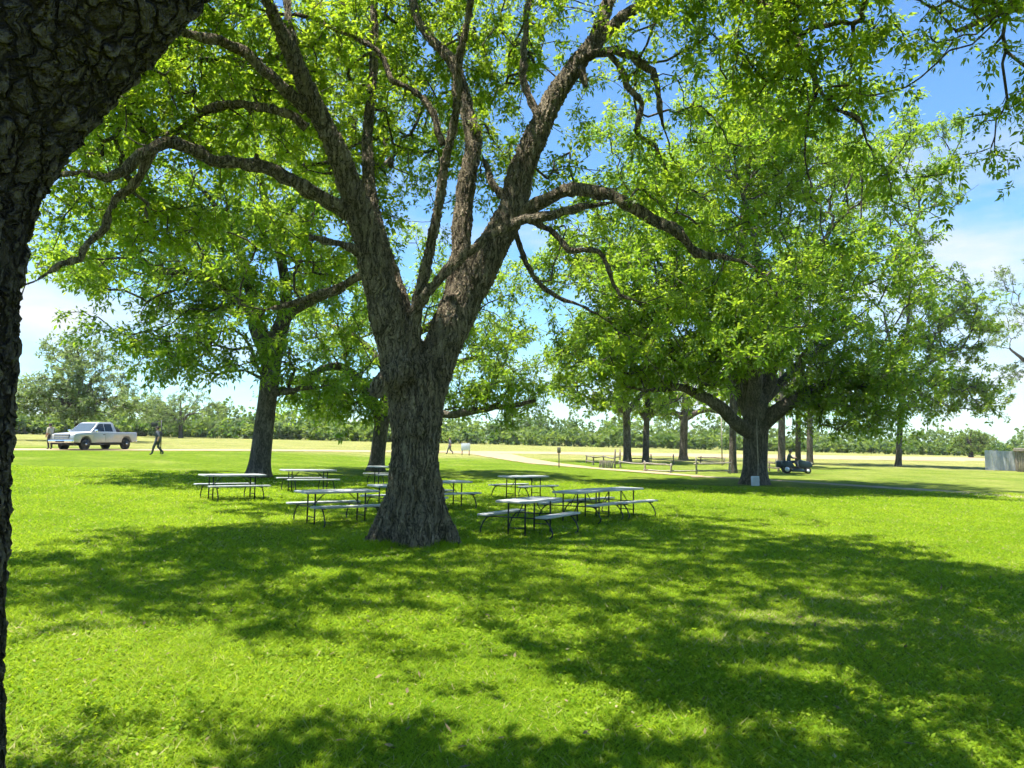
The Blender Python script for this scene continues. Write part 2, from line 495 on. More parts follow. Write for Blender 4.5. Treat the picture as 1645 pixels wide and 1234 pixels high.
def strip(name, top, bot, mat, lift, label):
    """ground sheet between a far edge and a near edge given in the photograph's pixels"""
    n = 60
    def rs(e):
        e = np.array(e, float)
        t = np.linspace(0, 1, n)
        s = np.linspace(0, 1, len(e))
        return np.interp(t, s, e[:, 0]), np.interp(t, s, e[:, 1])
    tx, ty = rs(top); bx, by = rs(bot)
    v = []
    m = 5
    for k in range(n):
        a, b = G(tx[k], ty[k]), G(bx[k], by[k])
        for j in range(m):
            q = a + (b - a) * j / (m - 1)
            if j in (0, m - 1): q = q + np.array((RNG.normal(0, .05), RNG.normal(0, .12), 0))
            v.append((q[0], q[1], float(gz(q[0], q[1])) + lift))
    i = (np.arange(n - 1)[:, None] * m + np.arange(m - 1)[None]).ravel()
    me = np_mesh(name, v, quads=np.stack((i, i + m, i + m + 1, i + 1), 1), mat=mat, smooth=True)
    return tag(link(name, me), label, kind='structure')

strip('dirt_road', [(-250, 720), (80, 721), (420, 722.2), (700, 724.4), (900, 726), (1250, 730.5), (1500, 734), (1800, 739)],
      [(-250, 723.6), (80, 723.8), (420, 724.8), (700, 727.4), (900, 730), (1250, 737), (1500, 740.5), (1800, 744)],
      M['dirt'], 0.02, 'pale dirt road crossing the field')
strip('dirt_track', [(735, 727), (820, 729.5), (860, 738.5), (901, 744.8), (959, 751.8), (1060, 759), (1130, 765)],
      [(705, 727.2), (756, 730), (800, 737.5), (850, 745), (901, 749.2), (959, 754.3), (1060, 762), (1130, 767.4)],
      M['dirt'], 0.03, 'pale dirt track bending from the road towards the lawn')
strip('footpath', [(1110, 764.5), (1200, 768.5), (1300, 774.5), (1400, 780.5), (1500, 787), (1645, 796), (1900, 812)],
      [(1110, 766.5), (1200, 770), (1300, 776.5), (1400, 783.3), (1500, 790.5), (1645, 800.5), (1900, 819)],
      M['path'], 0.012, 'narrow bare footpath along the right of the lawn')

def build_grass(n_blades, n_clover):
    def scatter(n, dmin, dmax, power):
        u = RNG.random(n)
        e = 2 - power
        D = (dmin ** e + u * (dmax ** e - dmin ** e)) ** (1 / e)
        X = (RNG.random(n) * 2 - 1) * (0.72 * D + 1.0)
        return X, D
    x, y = scatter(n_blades, 3.9, 36.0, 1.78)
    keep = ~((np.hypot(x + 1.87, y - 14.75) < 0.62))
    x, y = x[keep], y[keep]; n = len(x)
    patch = np.sin(x * 1.7 + 1.3 * np.sin(y * 0.9)) * np.sin(y * 1.3 + 0.7 * np.sin(x * 1.1))
    z = gz(x, y)
    grow = 0.5 + 0.5 * patch
    h = (0.022 + 0.036 * RNG.random(n) ** 1.6) * (0.8 + 0.4 * grow) * (1 + 0.006 * y)
    w = (0.0036 + 0.0026 * RNG.random(n)) * (y / 5.0) ** 0.8
    a = RNG.random(n) * 2 * np.pi
    lean = h * (0.8 + 1.5 * RNG.random(n))
    b = RNG.random(n) * 2 * np.pi
    base = np.stack((x, y, z), 1)
    side = np.stack((np.cos(a) * w, np.sin(a) * w, np.zeros(n)), 1)
    tip = base + np.stack((np.cos(b) * lean, np.sin(b) * lean, h), 1)
    v = np.stack((base - side, base + side, tip), 1).reshape(-1, 3)
    v[:, 2] -= 0
    p3 = np.sin(x * 0.55 + 0.9) * np.sin(y * 0.5 + 2.0) + 0.6 * np.sin(1.9 * x + 1.1 * y) * np.sin(1.4 * y - 0.8 * x)
    tint = np.clip(0.40 + 0.10 * patch + 0.12 * p3 + 0.16 * RNG.normal(size=n), 0, 0.85)
    dryp = np.zeros(n)
    for cx, cy_, rx, ry in ((3.3, 9.3, 1.3, .5), (4.6, 10.6, 1.0, .4), (2.4, 8.1, .5, .25), (5.6, 8.8, .8, .35), (-3.2, 5.0, .8, .35), (-4.6, 8.0, .6, .3)):
        dryp = np.maximum(dryp, np.exp(-(((x - cx) / rx) ** 2 + ((y - cy_) / ry) ** 2)))
    straw = RNG.random(n) < 0.04 + 0.30 * dryp
    tint = np.where(straw, 0.9 + 0.1 * RNG.random(n), tint)
    me = np_mesh('grass', v, tris=np.arange(3 * n).reshape(-1, 3), mat=M['grass'], tint=tint)
    tag(link('grass', me), 'short mown grass blades covering the near lawn', 'grass', kind='stuff')
    # unmown tufts round the foot of the great trunk
    m = 9000
    bx_, by_ = G(662, 872)[:2]
    a = RNG.random(m) * 2 * np.pi; rr = 0.50 + 0.75 * RNG.random(m) ** 1.5 + 0.12 * np.sin(3 * a + 1)
    x = bx_ + rr * np.cos(a) * 1.08; y = by_ + rr * np.sin(a) * 0.85
    h = (0.05 + 0.11 * RNG.random(m)) * np.clip(1.5 - rr, .35, 1)
    b0 = np.stack((x, y, gz(x, y)), 1); b = RNG.random(m) * 2 * np.pi
    w = np.stack((np.cos(a), np.sin(a), 0 * a), 1) * 0.008
    tp = b0 + np.stack((np.cos(b) * h * .6, np.sin(b) * h * .6, h), 1)
    me = np_mesh('tall_grass', np.stack((b0 - w, b0 + w, tp), 1).reshape(-1, 3), tris=np.arange(3 * m).reshape(-1, 3), mat=M['grass'], tint=np.clip(0.3 + 0.3 * RNG.normal(size=m), 0, 1))
    tag(link('tall_grass', me), 'unmown grass tufts round the foot of the great forked trunk', 'grass', kind='stuff')
    # fallen leaves
    m = 420
    x, y = scatter(m, 4.2, 20.0, 1.4)
    L = 0.018 + 0.025 * RNG.random(m); a = RNG.random(m) * 2 * np.pi
    c = np.stack((x, y, gz(x, y) + 0.03 + 0.02 * RNG.random(m)), 1)
    d = np.stack((np.cos(a), np.sin(a), 0.4 * RNG.normal(size=m)), 1) * L[:, None]
    s_ = np.stack((-np.sin(a), np.cos(a), 0.4 * RNG.normal(size=m)), 1) * L[:, None] * 0.4
    me = np_mesh('fallen_leaves', np.stack((c - d, c + s_, c + d, c - s_), 1).reshape(-1, 3), quads=np.arange(4 * m).reshape(-1, 4), mat=simple('dead_leaf', (0.15, 0.115, 0.05), 0.85, var=0.5, scale=3))
    tag(link('fallen_leaves', me), 'scattered brown fallen leaves and bits on the lawn', 'leaves', kind='stuff')
    x, y = scatter(n_clover, 3.9, 13.0, 1.5)
    p2 = np.sin(x * 0.8 + 2.1) * np.sin(y * 0.7 + 1.0) + 0.5 * np.sin(2.3 * x - y)
    keep = (p2 > -0.15) & ~(np.hypot(x + 1.87, y - 14.75) < 0.62)
    x, y = x[keep], y[keep]; n = len(x)
    z = gz(x, y) + 0.02 + 0.035 * RNG.random(n)
    L = 0.010 + 0.009 * RNG.random(n) + 0.0006 * y
    a = RNG.random(n) * 2 * np.pi
    d = np.stack((np.cos(a), np.sin(a), 0.35 * RNG.normal(size=n)), 1) * L[:, None]
    s = np.stack((-np.sin(a), np.cos(a), 0.35 * RNG.normal(size=n)), 1) * L[:, None] * 0.7
    c = np.stack((x, y, z), 1)
    v = np.stack((c - d, c + s, c + d, c - s), 1).reshape(-1, 3)
    me = np_mesh('clover', v, quads=np.arange(4 * n).reshape(-1, 4), mat=M['grass'], tint=np.clip(0.35 + 0.25 * RNG.normal(size=n), 0, 1))
    tag(link('clover', me), 'low broad clover leaves mixed into the near lawn', 'clover', kind='stuff')
build_grass(510000, 34000)

# ------------------------------------------------------------------ trees
LIT = [(-2.7, 6.7, 2.1, 1.15), (0.5, 5.9, 1.0, 0.5), (-12.5, 18.6, 4.0, 1.5), (10, 23.5, 9, 2.6), (-1.2, 8.6, 0.7, 0.5), (2.6, 7.1, 0.7, 0.35),
       (3.2, 9.4, 0.8, 0.35), (4.0, 5.2, 0.9, 0.35)]
def lit_gap(p):
    """true where a leaf would shade one of the sunny patches of the lawn"""
    t = p[:, 2] / SUN[2]
    gx, gy = p[:, 0] - SUN[0] * t, p[:, 1] - SUN[1] * t
    m = np.zeros(len(p), bool)
    for cx, cy_, rx, ry in LIT:
        m |= ((gx - cx) / rx) ** 2 + ((gy - cy_) / ry) ** 2 < 1
    return m

class Skeleton:
    """branch graph: hand placed limbs plus branches grown to reach leaf targets"""
    def __init__(self, cap=60000):
        self.p = np.zeros((cap, 3)); self.par = np.full(cap, -1, np.int64); self.pl = np.zeros(cap)
        self.fix = np.zeros(cap); self.ok = np.zeros(cap, bool); self.n = 0; self.paths = []
    def add(self, p, par, fixed=0.0, ok=True):
        i = self.n
        self.p[i] = p; self.par[i] = par; self.fix[i] = fixed; self.ok[i] = ok
        self.pl[i] = 0 if par < 0 else self.pl[par] + np.linalg.norm(self.p[i] - self.p[par])
        self.n += 1
        return i
    def limb(self, pts, rad, ok_from=0.0):
        i = -1
        if self.n:
            d = np.linalg.norm(self.p[:self.n] - pts[0], axis=1)
            j = int(np.argmin(d)); i = j if d[j] < 1.2 else -1
        m = len(pts)
        for k in range(m):
            i = self.add(pts[k], i, rad[k], k / m >= ok_from)
    def grow(self, targets, rng, bf=0.25, step=0.28, gnarl=0.10, up=0.15):
        base = self.p[:self.n][self.ok[:self.n]]
        order = []
        for t in targets: order.append(np.min(np.linalg.norm(base - t, axis=1)))
        for t in targets[np.argsort(order)]:
            d = np.linalg.norm(self.p[:self.n] - t, axis=1)
            cost = d + bf * self.pl[:self.n] + np.where(self.ok[:self.n], 0, 1e6)
            j = int(np.argmin(cost))
            L = d[j]
            if L < 0.05: continue
            k = max(2, int(L / step))
            pj = self.p[j]
            pd = pj - self.p[self.par[j]] if self.par[j] >= 0 else t - pj
            pd = pd / (np.linalg.norm(pd) + 1e-9)
            c = pj + pd * L * 0.30 + (t - pj) * 0.25 + np.array((0, 0, up * L)) + rng.normal(0, gnarl * L * 0.8, 3)
            ids = [j]
            i = j
            w = np.zeros(3)
            for s in range(1, k + 1):
                u = s / k
                q = (1 - u) ** 2 * pj + 2 * u * (1 - u) * c + u * u * t
                w = 0.6 * w + rng.normal(0, gnarl * step * 1.5, 3)
                q = q + w * (u * (1 - u) * 4)
                i = self.add(q, i)
                ids.append(i)
            self.paths.append(ids)
    def radii(self, r_tip, power=0.42, cap=0.085):
        cnt = np.zeros(self.n)
        for ids in self.paths: cnt[ids[-1]] += 1
        for i in range(self.n - 1, -1, -1):
            if self.par[i] >= 0: cnt[self.par[i]] += cnt[i]
        self.cnt = cnt
        r = np.minimum(r_tip * np.maximum(cnt, 1) ** power, cap)
        fx = self.fix[:self.n]
        self.r = np.where(fx > 0, fx, r)
        return self.r

def leaves(pos, dirs, rng, ncomp=5, nlf=7, L=0.26, droop=0.35, lf=0.5, wid=0.34, spread=0.8, toff=None):
    """compound leaves in tufts: pos and dirs are (T,3); returns verts, quads, tint"""
    T = len(pos)
    d = dirs[:, None, :] * 0.55 + rng.normal(0, spread, (T, ncomp, 3)) + np.array((0, 0, -0.12))
    d /= np.linalg.norm(d, axis=2, keepdims=True) + 1e-9
    ln = L * (0.65 + 0.7 * rng.random((T, ncomp, 1)))
    nrm = rng.normal(0, 0.55, (T, ncomp, 3)) + np.array((0, 0, 1.0))
    side = np.cross(d, nrm); side /= np.linalg.norm(side, axis=2, keepdims=True) + 1e-9
    if nlf == 1: ts, sg = np.array((0.1,)), np.array((0.0,))
    else:
        m = (nlf - 1) // 2
        ts = np.concatenate((np.repeat(np.linspace(0.3, 0.85, m), 2), (0.95,)))
        sg = np.concatenate((np.tile((-1.0, 1.0), m), (0.0,)))
        if nlf == 2: ts, sg = np.array((0.2, 0.5)), np.array((-1.0, 1.0))
    ts = ts[None, None, :, None]; sg = sg[None, None, :, None]
    D = d[:, :, None, :]; S = side[:, :, None, :]; l = ln[:, :, None, :]
    down = np.array((0, 0, -1.0))
    b = pos[:, None, None, :] + D * l * ts + down * droop * l * ts ** 2
    ld = D * (0.55 + 0.45 * (sg == 0)) + S * sg * 0.85 + down * (droop * 0.9) + rng.normal(0, 0.22, (T, ncomp, nlf, 3))
    ld /= np.linalg.norm(ld, axis=3, keepdims=True) + 1e-9
    ll = l * lf * (0.75 + 0.5 * rng.random((T, ncomp, nlf, 1)))
    ls = np.cross(ld, rng.normal(0, 0.5, (T, ncomp, nlf, 3)) + np.array((0, 0, 1.0)))
    ls /= np.linalg.norm(ls, axis=3, keepdims=True) + 1e-9
    mid = b + ld * ll * 0.45
    tip = b + ld * ll + down * ll * 0.15
    v = np.stack((b, mid + ls * ll * wid * 0.5, tip, mid - ls * ll * wid * 0.5), 3).reshape(-1, 3)
    nq = T * ncomp * nlf
    tint = np.clip(0.5 + (0.22 * rng.normal(size=(T, 1, 1)) if toff is None else np.reshape(toff, (T, 1, 1))) + 0.12 * rng.normal(size=(T, ncomp, nlf)), 0, 1).ravel()
    return v, np.arange(nq * 4).reshape(-1, 4), tint

def clusters(zones, rng, tips, sig):
    """leaf targets gathered in clumps: zones are (centre, radii, number of clumps)"""
    out = []
    for c, r, n in zones:
        k = 0
        while k < n:
            u = rng.uniform(-1, 1, 3)
            if np.dot(u, u) > 1: continue
            q = np.asarray(c) + u * np.asarray(r)
            m = max(2, int(tips * (0.5 + rng.random())))
            out.append(q + rng.normal(0, 1, (m, 3)) * np.array((sig, sig, sig * 0.62)))
            k += 1
    return np.vstack(out)

def zone(px, py, D, rx, ry, rD, n):
    return (P(px, py, D), (rx * D / F, rD, ry * D / F), n)

def finish_tree(root, sk, rng, leaf, twig_mat, r_tip, tufts, leaf_kw, min_r=0.0, gap=True, leaf_jit=0.12):
    """adds the parts branches and crown"""
    origin = np.array(root.location)
    sk.radii(r_tip)
    tb = Tubes()
    for ids in sk.paths:
        pts = sk.p[ids]; r = sk.r[ids].copy()
        r[0] = min(sk.r[ids[0]], r[1] * 1.25)
        mx = r.max()
        if mx < min_r: continue
        tb.add(pts - origin, np.maximum(r, r_tip * 0.8), 7 if mx > 0.05 else (5 if mx > 0.02 else 3))
    link('branches', tb.mesh('branches', M['bark_far']), root)['kind'] = 'stuff'
    pos, dr = [], []
    for ids in sk.paths:
        if rng.random() < 0.10: continue               # bare twig
        q = sk.p[ids]
        m = len(ids)
        for k in range(tufts):
            u = 1.0 if k == 0 else 1 - rng.random() * min(0.85, 0.9 / max(0.9, m * 0.28))
            f = u * (m - 1); i = min(int(f), m - 2)
            a = q[i] + (q[i + 1] - q[i]) * (f - i)
            t = q[i + 1] - q[i]
            pos.append(a + rng.normal(0, leaf_jit, 3) * (0 if k == 0 else 1)); dr.append(t / (np.linalg.norm(t) + 1e-9))
    pos, dr = np.array(pos), np.array(dr)
    if gap:
        kill = lit_gap(pos) & (rng.random(len(pos)) < 0.93)
        pos, dr = pos[~kill], dr[~kill]
    seen = pos[:, 2] < 2.1 + 0.66 * np.maximum(pos[:, 1], 0) + 0.3
    parts = [leaves(pos[seen] - origin, dr[seen], rng, **leaf_kw)]
    if (~seen).any():                                   # leaves high overhead: fewer and larger
        kw = dict(leaf_kw); kw.update(ncomp=5, nlf=3, L=leaf_kw['L'] * 1.15, lf=0.7)
        parts.append(leaves(pos[~seen] - origin, dr[~seen], rng, **kw))
    v = np.vstack([a[0] for a in parts]); t = np.concatenate([a[2] for a in parts])
    q = np.arange(len(v)).reshape(-1, 4)
    link('crown', np_mesh('crown', v, quads=q, mat=leaf, tint=t), root)['kind'] = 'stuff'
    return len(q)

def remesh(tb, voxel, mat, name, parent):
    """fuses overlapping tubes into one organic surface"""
    v, q = np.vstack(tb.v), np.vstack(tb.q)
    tmp = bpy.data.objects.new('tmp', np_mesh('tmp', v, quads=q))
    # cap the tube ends so that the volume is closed
    bm = bmesh.new(); bm.from_mesh(tmp.data)
    bmesh.ops.holes_fill(bm, edges=[e for e in bm.edges if e.is_boundary], sides=0)
    bm.to_mesh(tmp.data); bm.free()
    COL.objects.link(tmp)
    md = tmp.modifiers.new('r', 'REMESH'); md.mode = 'VOXEL'; md.voxel_size = voxel
    sm = tmp.modifiers.new('s', 'SMOOTH'); sm.iterations = 4; sm.factor = 0.5
    dg = bpy.context.evaluated_depsgraph_get()
    me = bpy.data.meshes.new_from_object(tmp.evaluated_get(dg))
    COL.objects.unlink(tmp); bpy.data.objects.remove(tmp)
    me.name = name
    me.materials.clear(); me.materials.append(mat)
    me.polygons.foreach_set('use_smooth', np.ones(len(me.polygons), bool))
    return link(name, me, parent)

def px_limb(spec, D0):
    """(px, py, depth offset, radius in px) rows -> world points and radii"""
    pts = np.array([P(a, b, D0 + c) for a, b, c, r in spec])
    rad = np.array([r * (D0 + c) / F for a, b, c, r in spec])
    return pts, rad

# ---- the great tree over the picnic tables
def main_tree():
    rng = np.random.default_rng(21)
    base = G(662, 872)
    D0 = base[1]
    root = empty('pecan_tree', base)
    tag(root, 'great forked tree with thick trunk standing among the picnic tables', 'tree', 'trees on the lawn')
    stems = [
        [(640, 885, 0, 40), (642, 840, 0, 30), (647, 780, 0, 28), (653, 700, 0, 29), (648, 640, 0, 32), (641, 590, -.05, 33), (622, 505, -.15, 36), (598, 410, -.3, 31), (577, 340, -.5, 27), (541, 243, -.9, 22), (503, 165, -1.2, 20), (473, 97, -1.5, 17), (428, 0, -1.9, 12), (385, -90, -2.3, 9), (350, -190, -2.6, 6)],
        [(688, 885, 0, 38), (682, 840, .0, 30), (679, 780, .0, 31), (680, 700, .0, 33), (686, 640, .05, 36), (702, 580, .1, 36), (733, 505, .2, 38), (768, 440, .3, 33), (790, 400, .35, 31), (823, 335, .5, 28), (838, 272, .6, 26), (867, 205, .7, 23), (891, 156, .8, 21), (925, 105, .9, 18), (956, 63, 1.0, 16), (975, 10, 1.2, 13), (1000, -80, 1.6, 10), (1020, -200, 2, 7)],
        [(662, 885, -.25, 40), (660, 820, -.2, 30), (663, 740, -.1, 30), (665, 640, 0, 38), (668, 585, .05, 32), (668, 548, .1, 18)],
        [(655, 560, .35, 22), (640, 480, .7, 20), (618, 410, 1.0, 16), (598, 330, 1.4, 14), (590, 230, 2, 11), (600, 100, 2.6, 9), (600, -60, 3.2, 7)],
        [(662, 560, -.1, 18), (668, 500, -.2, 14), (680, 450, -.35, 12), (693, 389, -.5, 11), (705, 330, -.6, 10.5), (717, 253, -.8, 10), (731, 185, -1.0, 9), (736, 107, -1.2, 9), (748, 48, -1.4, 8), (758, -5, -1.6, 7.5), (775, -90, -2, 6), (800, -200, -2.4, 4)],
        [(722, 540, .5, 26), (730, 480, .6, 23), (739, 413, .7, 20), (744, 340, .9, 19), (750, 292, 1.0, 18), (761, 229, 1.2, 17), (750, 180, 1.4, 15), (731, 107, 1.7, 12), (693, 63, 2.1, 10), (667, 20, 2.4, 9), (650, -80, 2.8, 7), (640, -200, 3.2, 5)],
    ]
    roots = [[(600, 880, -.1, 14), (618, 862, -.15, 20), (634, 825, -.15, 22), (648, 770, 0, 18)],
             [(588, 876, .25, 8), (608, 858, .15, 18), (630, 815, .1, 22)],
             [(742, 884, 0, 8), (722, 862, 0, 18), (700, 818, .05, 24), (690, 760, .1, 20)],
             [(645, 896, -.55, 10), (650, 872, -.45, 18), (655, 830, -.3, 24), (655, 770, -.1, 20)],
             [(690, 896, -.5, 10), (684, 872, -.42, 18), (678, 830, -.3, 24), (672, 770, -.1, 20)],
             [(574, 880, -.1, 5), (590, 872, -.05, 10), (612, 852, 0, 17), (636, 800, .05, 20)],
             [(750, 884, -.15, 4), (734, 874, -.1, 9), (716, 858, 0, 16), (694, 800, .05, 20)],
             [(672, 902, -.8, 5), (670, 886, -.62, 12), (668, 850, -.4, 18), (666, 790, -.2, 18)],
             [(700, 862, .6, 16), (684, 830, .4, 22), (676, 780, .2, 22)]]
    burl = [[(655, 592, -.35, 26), (630, 604, -.55, 23), (611, 620, -.64, 18), (600, 636, -.64, 13)],
            [(632, 592, -.5, 9), (624, 603, -.6, 10), (628, 612, -.62, 8)],
            [(672, 700, -.4, 10), (668, 690, -.43, 12), (664, 672, -.38, 9)]]
    sk = Skeleton()
    tb = Tubes()
    for s in stems + roots + burl:
        p, r = smooth_path(*px_limb(s, D0), 0.06)
        r = 0.84 * r * (1 + 0.05 * np.sin(np.arange(len(r)) * 0.37) * rng.random())
        tb.add(p - base, r, 20)
    remesh(tb, 0.034, M['bark'], 'trunk', root)
    for i, s in enumerate(stems):
        if i == 2: continue
        p, r = smooth_path(*px_limb(s, D0), 0.25)
        sk.limb(p, r, 0.45 if i < 2 else 0.3)
    limbs = [
        ([(577, 352, -.45, 17), (545, 335, -.6, 15), (510, 315, -.8, 14.5), (470, 293, -1.0, 14), (430, 272, -1.2, 13.5), (380, 262, -1.4, 13), (340, 256, -1.6, 13), (305, 236, -1.8, 13), (265, 226, -2.0, 12.5), (235, 240, -2.2, 12), (200, 272, -2.4, 12), (172, 285, -2.5, 10), (140, 280, -2.6, 9), (75, 287, -2.8, 7), (20, 300, -3.0, 5)], .3),
        ([(250, 232, -2.1, 9), (232, 270, -2.1, 9), (208, 305, -2.1, 8.5), (182, 322, -2.1, 8), (166, 365, -2.2, 7.5), (137, 393, -2.3, 7), (127, 417, -2.3, 6), (95, 426, -2.4, 5.5), (62, 448, -2.5, 5), (25, 465, -2.6, 4)], .1),
        ([(493, 205, -1.0, 10), (465, 185, -1.1, 9.5), (410, 170, -1.0, 9), (352, 170, -.9, 8.5), (315, 190, -.8, 7), (275, 215, -.7, 5), (230, 225, -.6, 4)], .2),
        ([(492, 178, -1.2, 13), (445, 125, -1.6, 12), (405, 88, -1.9, 11), (370, 64, -2.2, 10.5), (325, 52, -2.5, 10), (290, 40, -2.8, 9), (240, 10, -3.2, 7), (180, -30, -3.6, 5)], .3),
        ([(712, 232, -.7, 7), (687, 175, -.6, 7), (660, 148, -.5, 6.5), (629, 131, -.4, 6.5), (609, 88, -.3, 6), (560, 58, -.2, 5.5), (497, 29, -.2, 5), (445, 22, -.2, 4), (380, 5, -.2, 3)], .2),
        ([(664, 500, -.3, 11), (690, 470, -.5, 10), (740, 420, -.75, 10), (790, 378, -.8, 9.5), (835, 355, -.8, 9.5), (880, 345, -.8, 9), (940, 332, -.8, 8.5), (1010, 322, -.8, 8)], .6),
        ([(838, 345, .2, 17), (868, 325, -.1, 14), (912, 305, -.4, 13), (960, 306, -.7, 12.5), (1009, 322, -.8, 12.5), (1063, 356, -.9, 12), (1092, 371, -1.0, 11), (1121, 405, -1.0, 9), (1170, 412, -1.1, 7), (1218, 434, -1.2, 5.5), (1247, 474, -1.3, 4)], .25),
        ([(846, 352, .1, 8), (888, 368, -.2, 6.5), (918, 400, -.4, 6), (965, 405, -.6, 5.5), (985, 450, -.7, 4.5), (1000, 475, -.8, 4), (1050, 490, -.9, 2.5)], .1),
        ([(826, 375, .5, 6), (848, 425, .5, 5.5), (872, 460, .5, 5), (900, 480, .4, 4.5), (940, 495, .3, 3.5), (985, 522, .2, 2.5)], .1),
        ([(940, 90, .9, 10), (975, 83, .6, 9.5), (1008, 86, .3, 9), (1040, 108, 0, 8), (1058, 140, -.2, 7), (1062, 180, -.4, 5), (1075, 240, -.5, 3.5)], .1),
        ([(975, 84, .6, 7), (998, 110, .5, 7), (1008, 145, .4, 6.5), (1030, 170, .3, 6), (1022, 215, .2, 5), (1055, 240, .1, 4.5), (1075, 285, 0, 3.5), (1120, 310, 0, 2.5)], .1),
        ([(956, 70, 1.0, 15), (994, 34, .8, 13), (1029, 12, .6, 11), (1080, -12, .2, 9), (1150, -45, -.6, 8), (1205, -25, -1.4, 8), (1245, 12, -2.0, 8), (1278, 50, -2.4, 7.5), (1303, 100, -2.7, 7), (1317, 140, -2.9, 6), (1300, 190, -3.0, 4.5), (1297, 255, -3.1, 3.5), (1308, 310, -3.1, 2.5)], .3),
        ([(1278, 50, -2.4, 4.5), (1262, 60, -2.3, 4), (1238, 40, -2.1, 4), (1225, 10, -2.0, 3.5), (1265, 80, -2.5, 3.5), (1280, 130, -2.6, 2.5)][2:], .1),
        ([(1317, 140, -2.9, 4.5), (1335, 172, -3.0, 4), (1375, 190, -3.1, 3.5), (1400, 240, -3.2, 2.5)], .1),
        ([(585, 440, .6, 9), (555, 455, .9, 8), (526, 467, 1.2, 7.5), (468, 486, 1.7, 6.5), (420, 500, 2.1, 5)], .3),
        ([(582, 412, -.35, 11), (560, 395, -.65, 8), (530, 388, -.8, 7.5), (496, 381, -.9, 6)], 2.0),
        ([(930, 110, .9, 14), (938, 125, .75, 8), (941, 140, .7, 5)], 2.0),
        ([(820, 330, .4, 9), (790, 290, 1.0, 7.5), (775, 250, 1.5, 6)], .5),
        ([(500, 165, -1.2, 10), (470, 60, -.6, 8), (455, -30, 0, 7), (430, -120, .6, 5)], .3),
        ([(870, 200, .8, 9), (840, 120, 1.6, 7), (850, 20, 2.2, 6), (870, -90, 2.8, 4)], .3),
    ]
    ends = []
    for s, okf in limbs:
        pts, rad = px_limb(s, D0)
        p, r = smooth_path(pts, rad * 0.85, 0.12)
        if okf < 1:
            r = r * np.clip((1 - np.linspace(0, 1, len(r))) / 0.22, 0.3, 1)
            d_ = p[-1] - p[-6]; d_ /= np.linalg.norm(d_)
            ends.append(p[-1] + d_ * rng.uniform(.15, 1.0, (7, 1)) + rng.normal(0, .32, (7, 3)))
        wob = np.cumsum(rng.normal(0, 0.012, p.shape), 0); wob -= np.linspace(0, 1, len(p))[:, None] * wob[-1]
        wob[:3] = 0
        p = p + wob
        t1 = Tubes(); t1.add(p - base, r * (1 + 0.10 * rng.normal(size=len(r)) * (rng.random(len(r)) < .3)), 14)
        for _ in range(int(len(p) / 14)):                # knots and dead stubs
            i = int(rng.integers(3, len(p) - 1))
            dv = rng.normal(0, 1, 3); dv /= np.linalg.norm(dv)
            ln = r[i] + rng.uniform(.02, .16)
            rr = r[i] * rng.uniform(.3, .6)
            t1.add(np.array([p[i] - base, p[i] - base + dv * ln * .6, p[i] - base + dv * ln]), np.array([rr * 1.3, rr, rr * .6]), 8)
        link('limb', t1.mesh('limb', M['bark']), root)
        sk.limb(p[::2], r[::2], okf)
    Z = [zone(180, 250, 14.4, 190, 160, 1.8, 40), zone(330, 110, 14.8, 220, 130, 1.8, 48), zone(300, -150, 13.5, 340, 150, 3.4, 34),
         zone(640, 150, 18.6, 240, 190, 2.4, 72), zone(600, 150, 23.5, 260, 150, 3.0, 60), zone(880, -20, 22.5, 210, 100, 3.0, 44), zone(640, -210, 14.8, 340, 190, 4.0, 46), zone(1010, -150, 14, 300, 140, 3.8, 40),
         zone(1090, 200, 15.8, 140, 150, 1.8, 9), zone(1150, 410, 14.8, 120, 70, 1.0, 6), zone(1295, 100, 12.2, 110, 130, .9, 15),
         zone(540, 340, 17.8, 120, 110, 1.8, 16), zone(620, -420, 10.8, 520, 110, 2.2, 44), zone(880, 330, 17.0, 110, 130, 1.6, 9),
         zone(1170, 0, 13.8, 180, 60, 1.2, 8), zone(1190, -400, 10.0, 360, 150, 2.0, 26), zone(300, 0, 15, 270, 90, 2.2, 18),
         ((-4.5, 8.8, 9.8), (4.2, 2.2, 1.5), 40), ((-8.5, 10.0, 9.9), (3.6, 2.6, 1.4), 40), ((2.5, 9.0, 9.8), (4.5, 2.4, 1.5), 44), ((-7.5, 11.8, 9.9), (3.5, 2.0, 1.4), 22), ((6.0, 11.5, 9.8), (3.0, 2.2, 1.2), 22), zone(930, 130, 17.0, 120, 130, 1.5, 4), zone(330, 150, 20.5, 200, 100, 2.8, 40), zone(760, 50, 18.5, 130, 120, 2.4, 22), zone(700, -60, 20.0, 420, 120, 1.8, 40)]  # overhead zones above the view are added for their shade on the lawn
    tg = np.vstack((clusters(Z, rng, 6, 0.55), np.vstack(ends)))
    sk.grow(tg, rng, bf=0.07, step=0.24, gnarl=0.19, up=0.05)
    return finish_tree(root, sk, rng, M['leaf'], M['twig'], 0.0075, 2, dict(ncomp=9, nlf=5, L=0.19, droop=0.15, lf=0.55, wid=0.42, spread=1.0))
main_tree()

